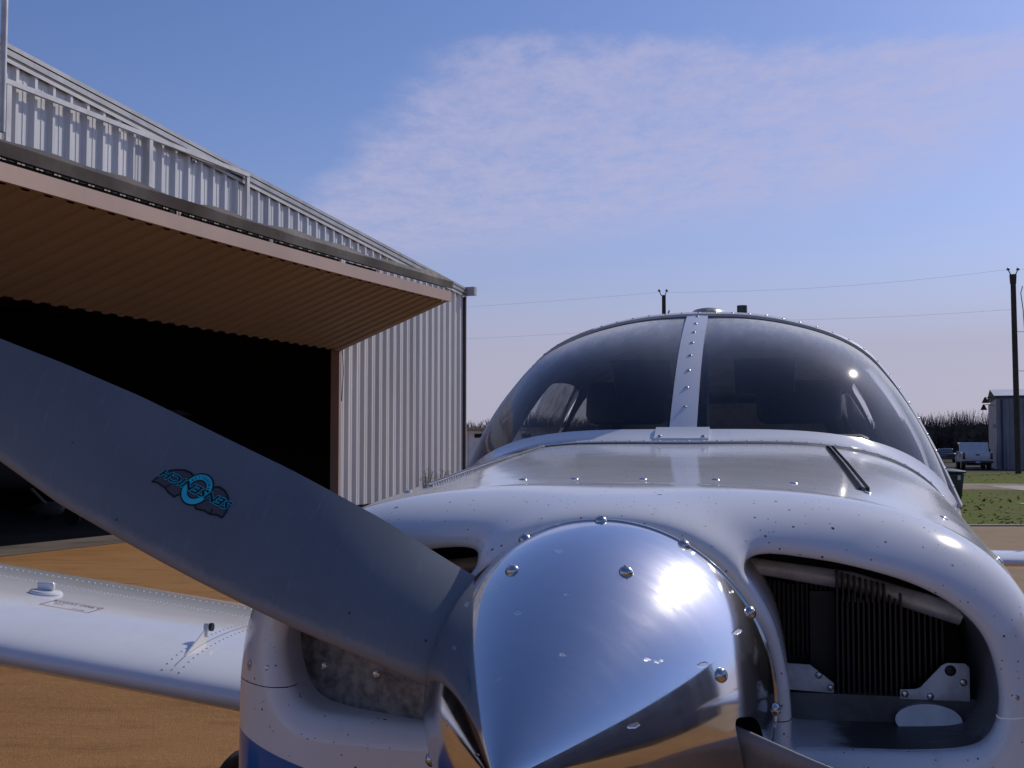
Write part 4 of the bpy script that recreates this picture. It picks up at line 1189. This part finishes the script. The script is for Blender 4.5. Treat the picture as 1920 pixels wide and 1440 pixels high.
# stall vane with a dark knob
v0, v1 = wing_top(-1.275, .10), wing_top(-1.275, .215)
b = MB(); tip = v1 + Vector((.0, .015, .042))
b.add([v0 + Vector((dx, 0, 0)) for dx in (-.002, .002)] + [v1 + Vector((dx, 0, 0)) for dx in (-.002, .002)] + [tip + Vector((dx, 0, 0)) for dx in (-.002, .002)], [(0, 2, 4), (1, 5, 3), (0, 1, 3, 2), (2, 3, 5, 4), (4, 5, 1, 0)])
sv = b.build('wing_vane', WHITE, SW)
b = MB(); b.tube([tip + Vector((-.008, 0, -.004)), tip + Vector((.006, 0, -.004))], .011, 12); b.build('vane_knob', WHITE, SW, smooth=40)
b = MB(); b.tube([tip + Vector((.0062, 0, -.004)), tip + Vector((.013, 0, -.004))], .0108, 12); b.build('knob_cap', BLACK, SW, smooth=40)
b = MB(); q = wing_pt(-.99, .02, -.03); b.tube([q + Vector((0, .06, 0)), q + Vector((0, -.012, 0))], .022, 14); b.build('wing_air_inlet', BLACK, SW)
# landing gear
def gear(x_, y_, r_, top):
    b = MB(); b.loft([[(x_ + dx, y_ + rr * math.cos(a), r_ + rr * math.sin(a)) for a in np.linspace(0, 2 * math.pi, 28, endpoint=False)] for dx, rr in ((-.07, r_ * .72), (-.075, r_ * .85), (-.05, r_ * .97), (0, r_), (.05, r_ * .97), (.075, r_ * .85), (.07, r_ * .72))], True, True)
    t_ = b.build('tyre', RUBBER, AP, smooth=50)
    b = MB(); b.tube([(x_ - .078, y_, r_), (x_ + .078, y_, r_)], r_ * .5, 18); b.build('wheel_hub', STEEL, t_)
    b = MB(); b.tube([(x_ + .11, y_, r_ - .02), (x_ + .11, y_ - .02, r_ + .12), (x_ + .02, y_, r_ + .32), (x_ + .02, y_, top)], .032, 10); b.build('gear_leg', WHITE, AP, smooth=40)
gear(-1.665, 2.88, .212, .8); gear(1.665, 2.88, .212, .8); gear(0, .62, .19, .95)

# ------------------------------------------------------------------ engine seen through the inlets
ENG = {}
fin = None
def fins(x0, x1, n, y0, y1, z0, z1, cyl):
    global fin
    for i in range(n):
        x_ = x0 + (x1 - x0) * i / (n - 1)
        dz = random.uniform(-.004, .004)
        key = (round(z0, 3), round(z1, 3))
        if key not in ENG:
            b = MB(); b.box((-.0011, y0, z0), (.0011, y1, z1)); ENG[key] = b.build('cooling_fin', BLACK, cyl); o = ENG[key]
        else: o = share(ENG[key], cyl)
        o.location = (x_, 0, dz)
for sx in (1, -1):
    b = MB(); b.box((sx * .255 - .05, .235, 1.205), (sx * .255 + .05, .33, 1.338)); cy = b.build('engine_cylinder', BLACK, AP)
    fins(sx * .233, sx * .30, 13, .195, .30, 1.222, 1.338, cy)
    b = MB(); b.box((sx * .19 - .045, .275, 1.23), (sx * .19 + .045, .33, 1.345)); cy2 = b.build('engine_cylinder', BLACK, AP)
    fins(sx * .156, sx * .228, 15, .245, .29, 1.262, 1.346, cy2)
    fins(sx * .303, sx * .345, 8, .215, .30, 1.24, 1.335, cy)
    # tall fin tips crossing the tube
    for i in range(9):
        x_ = sx * (.233 + i * .0062); b = MB(); b.box((x_ - .0011, .188, 1.332), (x_ + .0011, .24, 1.364 - i * .0016)); b.build('fin_tip', BLACK, cy)
    b = MB(); b.tube([(sx * .13, .215, 1.369), (sx * .25, .215, 1.352), (sx * .365, .215, 1.318)], [.0085, .0105, .0115], 14); b.build('pushrod_tube', TUBE, AP, smooth=40)
    b = MB(); b.box((sx * .25 - .13, .334, 1.15), (sx * .25 + .13, .345, 1.375)); b.build('rear_baffle', BLACK, AP)
    # brackets with screws
    y0, y1 = .188, .1905
    b = MB(); b.prism([(sx * q[0], q[1]) for q in ((.165, 1.236), (.165, 1.264), (.203, 1.263), (.228, 1.244), (.228, 1.233))], y0, y1, 1); br = bevel(b.build('baffle_bracket', PLATE, AP), .0006, 1)
    put_screw(br, (sx * .212, y0, 1.252), (0, -1, 0), .0042, .002); put_screw(br, (sx * .224, y0, 1.239), (0, -1, 0), .0036, .002)
    b = MB(); b.prism([(sx * q[0], q[1]) for q in ((.297, 1.230), (.297, 1.240), (.313, 1.241), (.318, 1.243), (.340, 1.267), (.346, 1.270), (.364, 1.270), (.3685, 1.266), (.3685, 1.230))], y0, y1, 1); br = bevel(b.build('baffle_bracket', PLATE, AP), .0006, 1)
    for q, r_ in (((.349, 1.262), .006), ((.362, 1.250), .0042), ((.302, 1.2355), .004), ((.328, 1.234), .004)):
        put_screw(br, (sx * q[0], y0, q[1]), (0, -1, 0), r_, .002, STEEL if r_ < .005 else BLACK)
    b = MB(); b.box((sx * .27 - .11, .19, 1.15), (sx * .27 + .105, .21, 1.232)); b.build('front_baffle', BAFFLE if sx < 0 else BAND, AP)
    # intake duct in the floor, mouth leaning forwards
    rows = []
    for t, rr in ((0, 1), (.06, 1.0), (.061, .93), (.9, .9)):
        rows.append([(sx * .324 + .034 * rr * math.cos(a), .172 + t * .05 + .004 * math.sin(a), 1.2115 + .0165 * rr * math.sin(a)) for a in np.linspace(0, 2 * math.pi, 28, endpoint=False)])
    b = MB(); b.loft(rows, True, True); b.build('intake_duct', mat('duct_silver', (.66, .66, .66), .35, .3, .15, 20), AP, smooth=40)
# dirty plate that closes the lower half of the starboard inlet
def plate_y(l): return .082 + .050 * max(0, (abs(l) - .18) / .17) ** 1.3
b = MB(); rows = []
for l in np.linspace(-.372, -.172, 18):
    zt__ = 1.312 - .02 * max(0, (abs(l) - .335) / .04)
    rows.append([(l, plate_y(l), 1.196), (l, plate_y(l), zt__), (l, plate_y(l) + .0025, zt__), (l, plate_y(l) + .0025, 1.196)])
b.loft(rows, True, True); bp = b.build('inlet_plate', BAFFLE, AP, smooth=30)
put_screw(bp, (-.336, plate_y(.336), 1.2525), (0, -1, 0), .0058, .004); put_screw(bp, (-.265, plate_y(.265), 1.2505), (0, -1, 0), .0058, .004)
# camlocks on the seam
def nose_pt(l, z):
    k = np.argsort((nose[:, 0] - l) ** 2 + (nose[:, 2] - z) ** 2)[:14]; P = nose[k]; A_ = np.c_[P[:, 0] - l, P[:, 2] - z, np.ones(len(P))]
    cx, cz, c0 = np.linalg.lstsq(A_, P[:, 1], rcond=None)[0]
    return Vector((l, c0, z)), Vector((cx, -1, cz)).normalized()
for l in (-.414, .414, -.384, .395):
    p, n_ = nose_pt(l, ZS + .020); big_ = abs(l) > .4
    put_screw(UP, p - n_ * .0004, n_, .0095 if big_ else .0058, .0011, mat('camlock', (.60, .60, .62), .35, .2, .2, 30), 'camlock')
    put_screw(UP, p, n_, .0038, .0018)
# ------------------------------------------------------------------ spinner and propeller
SR = -R(5)
SP = bpy.data.objects.new('propeller', None); link(SP, AP); SP.location = (0, 0, HUBZ); SP.rotation_euler = (0, 0, SR)
RS, LS = .166, .343
def prof(y): return RS * (1 - min(1, max(0, -y / LS)) ** 1.80)
BA = R(26)
BDIR = [Vector((-math.cos(BA), 0, math.sin(BA))), Vector((math.cos(BA), 0, -math.sin(BA)))]
VDIR = [Vector((math.sin(BA), 0, math.cos(BA))), Vector((-math.sin(BA), 0, -math.cos(BA)))]
S_ = [.05, .10, .14, .19, .283, .341, .40, .458, .50, .596, .696, .744, .80, .85, .90, .93, .955]
VU = [.036, .037, .038, .0388, .0436, .0442, .0441, .042, .0405, .0373, .030, .025, .019, .013, .004, -.006, -.022]
VL = [-.045, -.052, -.0565, -.0612, -.073, -.079, -.084, -.0880, -.0897, -.0930, -.088, -.084, -.079, -.071, -.060, -.050, -.036]
TK = [.034, .032, .029, .025, .021, .018, .016, .015, .014, .0125, .010, .009, .008, .007, .006, .005, .003]
BE = [R(q) for q in (43, 43, 42, 41, 37, 34, 31.5, 29, 28, 25, 21, 19, 18, 17, 16.5, 16, 16)]
YB = -.045
def blade_pt(s, t, side):
    """t 0..1 leading to trailing edge, side +1 front face, -1 back"""
    vu, vl, tk, be = (np.interp(s, S_, q) for q in (VU, VL, TK, BE))
    v_ = vl + (vu - vl) * t; y_ = YB + (t - .45) * (vu - vl) * math.tan(be)
    th = tk * (1.9 * math.sqrt(max(t, 0)) * (1 - t) + .55 * t * (1 - t) + .10 * (1 - t) * (t > 0) * 0) 
    k = th * (.86 if side > 0 else -.22)
    # thickness acts at right angles to the chord
    return v_ + k * math.sin(be), y_ - k * math.cos(be)
tt = (1 - np.cos(np.linspace(0, math.pi, 26))) / 2
BL = []
for bi in range(2):
    e, vv = BDIR[bi], VDIR[bi]; rows = []
    for s in np.unique(np.r_[np.linspace(.05, .93, 60), np.linspace(.93, .955, 6)]):
        col = [blade_pt(s, t, 1) for t in tt] + [blade_pt(s, t, -1) for t in tt[::-1][1:-1]]
        rows.append([e * s + vv * v_ + Vector((0, y_, 0)) for v_, y_ in col])
    b = MB(); b.loft(rows, True, True); BL.append(b.build('propeller_blade', GREYB, SP, smooth=60))
    ch = list(tt) + list(tt[::-1][1:-1]); at_ = BL[-1].data.attributes.new('chord', 'FLOAT', 'POINT')
    at_.data.foreach_set('value', [float(ch[k % len(ch)]) for k in range(len(BL[-1].data.vertices))])
# spinner shell with openings for the blades
ys = np.r_[np.linspace(0, -.30, 76), np.linspace(-.30, -LS, 16)[1:]]
TS = np.linspace(0, 2 * math.pi, 260, endpoint=False)
v = np.array([(prof(y) * math.cos(a), y, prof(y) * math.sin(a)) for y in ys for a in TS]); n_ = len(TS)
f = [(i * n_ + k, i * n_ + (k + 1) % n_, (i + 1) * n_ + (k + 1) % n_, (i + 1) * n_ + k) for i in range(len(ys) - 1) for k in range(n_)]
fl = np.full(len(v), 1.)
for e, vv in zip(BDIR, VDIR):
    ss = v @ np.array(e); vq = v @ np.array(vv)
    tloc = (vq + .0565) / .0945
    yc = YB + (np.clip(tloc, -.2, 1.2) - .45) * .0945 * math.tan(R(42))
    dfl = (np.abs(vq + .010) / .060) ** 5 + (np.abs(v[:, 1] - yc + .004) / .030) ** 4 - 1
    fl = np.minimum(fl, np.where(ss > .04, dfl, 1.))
v2, f2, _, _ = clip(v, f, fl)
SHELL = make('spinner', v2, f2, POLISH, SP, smooth=60, weld=.0003)
b = MB(); b.loft([[(r_ * math.cos(a), y_, r_ * math.sin(a)) for a in TS] for y_, r_ in ((.0005, RS * .99), (-.001, RS + .0015), (.004, RS + .0018), (.010, RS + .0005), (.011, RS - .006), (.0095, .05))], True, True)
BK = b.build('spinner_backplate', POLISH, SP, smooth=40)
b = MB(); b.tube([(0, -.005, 0), (0, -.19, 0)], [.10, .07], 30); b.build('hub', DARK, SP)
b = MB(); b.tube([(0, .012, 0), (0, .12, 0)], [.135, .14], 40); b.build('flywheel', DARK, SP)
def sp_pt(y, deg):
    a = R(deg); r_ = prof(y); sl_ = (prof(y - 1e-4) - prof(y + 1e-4)) / 2e-4
    return Vector((r_ * math.cos(a), y, r_ * math.sin(a))), Vector((math.cos(a), -(-sl_), math.sin(a))).normalized()
for y, deg in ((-.006, 118), (-.006, 90), (-.006, 60.5), (-.006, 30), (-.006, -2), (-.006, 167), (-.006, -30), (-.006, -60), (-.006, -90), (-.006, -118), (-.006, 210), (-.006, 240)):
    p, q = sp_pt(y, deg); q = Vector((q.x, -abs((prof(y) - prof(y - .004)) / .004), q.z)).normalized()
    put_screw(SHELL, p, q, .0066, .0052)
for y, deg in ((-.126, 113), (-.126, 69), (-.126, 19), (-.126, -70), (-.126, -113), (-.126, 199)):
    p, q = sp_pt(y, deg); q = Vector((q.x, -abs((prof(y) - prof(y - .004)) / .004), q.z)).normalized()
    put_screw(SHELL, p, q, .0066, .0052)

# maker's mark on the blade, upside down as the blade hangs
CY = mat('mark_cyan', (.03, .66, .80), .45, 0, .1, 60); MK = mat('mark_black', (.006, .006, .007), .45); MG = mat('mark_grey', (.085, .082, .085), .5)
e, vv = BDIR[0], VDIR[0]
MC = (.467, -.0123); MA = .047
def on_blade(q, up):
    """q: mark plane, x along the reading direction, y up the letters"""
    x_, y_ = q; x2 = x_ * math.cos(MA) - y_ * math.sin(MA); y2 = x_ * math.sin(MA) + y_ * math.cos(MA)
    s = MC[0] + x2; v_ = MC[1] - y2 * -1 * -1
    vu, vl, be = (np.interp(s, S_, k) for k in (VU, VL, BE))
    tl = np.linspace(0.02, .98, 60); P = np.array([blade_pt(s, t, 1) for t in tl])
    o_ = np.argsort(P[:, 0]); y_ = np.interp(v_, P[o_, 0], P[o_, 1])
    nrm = vv * math.sin(be) + Vector((0, -math.cos(be), 0))
    return e * s + vv * v_ + Vector((0, y_, 0)) + nrm * up
def ring(b, r0, r1, up, n=44, a0=0, a1=2 * math.pi, c=(0, 0)):
    P = []
    for k in range(n + 1):
        a = a0 + (a1 - a0) * k / n; P += [on_blade((c[0] + r0 * math.cos(a), c[1] + r0 * math.sin(a)), up), on_blade((c[0] + r1 * math.cos(a), c[1] + r1 * math.sin(a)), up)]
    b.add(P, [(2 * k, 2 * k + 1, 2 * k + 3, 2 * k + 2) for k in range(n)])
def ribbon(b, pl, wdt, up):
    pl = [Vector((p[0], p[1])) for p in pl]
    for p, q in zip(pl, pl[1:]):
        d = (q - p).normalized(); n2 = Vector((-d.y, d.x)) * wdt / 2; p_, q_ = p - d * wdt * .3, q + d * wdt * .3
        b.add([on_blade(t, up) for t in (p_ - n2, q_ - n2, q_ + n2, p_ + n2)], [(0, 1, 2, 3)])
MARK = bpy.data.objects.new('maker_mark', None)
LOBES = [[(-.0138, -.0084), (-.0185, -.0109), (-.0263, -.0103), (-.0329, -.0076), (-.039, -.0032), (-.042, .0013), (-.0435, .0066), (-.0437, .0121), (-.0369, .0121), (-.0297, .0143), (-.0213, .014), (-.0133, .0158), (-.0096, .0139), (-.0087, .0114)],
         [(.0126, -.0094), (.0183, -.011), (.027, -.0104), (.0345, -.0074), (.0414, -.0031), (.0455, .005), (.0476, .0083), (.0487, .0122), (.0434, .0107), (.0377, .0115), (.0323, .0118), (.0251, .0142), (.017, .0154), (.0131, .0111)]]
b = MB()
for P in LOBES:
    cen = (sum(q[0] for q in P) / len(P), sum(q[1] for q in P) / len(P))
    Q = [(cen[0] + (q[0] - cen[0]) * 1.04, cen[1] + (q[1] - cen[1]) * 1.08) for q in P]
    b.add([on_blade(q, .0006) for q in Q] + [on_blade(cen, .0006)], [(k, (k + 1) % len(Q), len(Q)) for k in range(len(Q))])
mk = b.build('mark_ground', MG, BL[0])
b = MB()
for P in LOBES: ribbon(b, P, .0016, .0009)
ribbon(b, [(-.0297, .0143), (-.029, .0095)], .0013, .0009); ribbon(b, [(.0323, .0118), (.029, .0072)], .0013, .0009)
ring(b, .0152, .0166, .0011); ring(b, .0086, .0098, .0013)
b.build('mark_outline', MK, BL[0])
b = MB(); ring(b, .0096, .0154, .0010)
v, f = text_mesh('SENSENICH', .0185, .25)
wid = max(q[0] for q in v) - min(q[0] for q in v); k_ = .090 / wid
for dx, dy in ((-.0010, 0), (.0010, 0), (0, .0009), (0, -.0009), (.0008, .0007), (-.0008, -.0007)):
    b.add([on_blade((q[0] * k_ + dx, q[1] * .62 + dy), .00145 + .00002 * (dx * 1000 + dy * 300)) for q in v], f)
b.build('mark_colour', CY, BL[0])
b = MB(); ring(b, 0.0, .0087, .0012); b.build('mark_centre', MG, BL[0])
b = MB(); 
for dx in (-.0004, 0, .0004): b.add([on_blade((q[0] * k_ + dx, q[1] * .62 + dx * .6), .0018 + dx * .05) for q in v], f)
for word, a_mid, flip in (('PROPELLER', -math.pi / 2, 1), ('CORPORATION', math.pi / 2, -1)):
    for i, ch in enumerate(word):
        if flip < 0: break
        a = a_mid + (i - (len(word) - 1) / 2) * .27
        vc_, fc_ = text_mesh(ch, .0042); rot = a + math.pi / 2
        b.add([on_blade((.0125 * math.cos(a) + q[0] * math.cos(rot) - q[1] * math.sin(rot), .0125 * math.sin(a) + q[0] * math.sin(rot) + q[1] * math.cos(rot)), .0014) for q in vc_], fc_)
b.build('mark_lettering', MK, BL[0])
bpy.data.objects.remove(MARK)
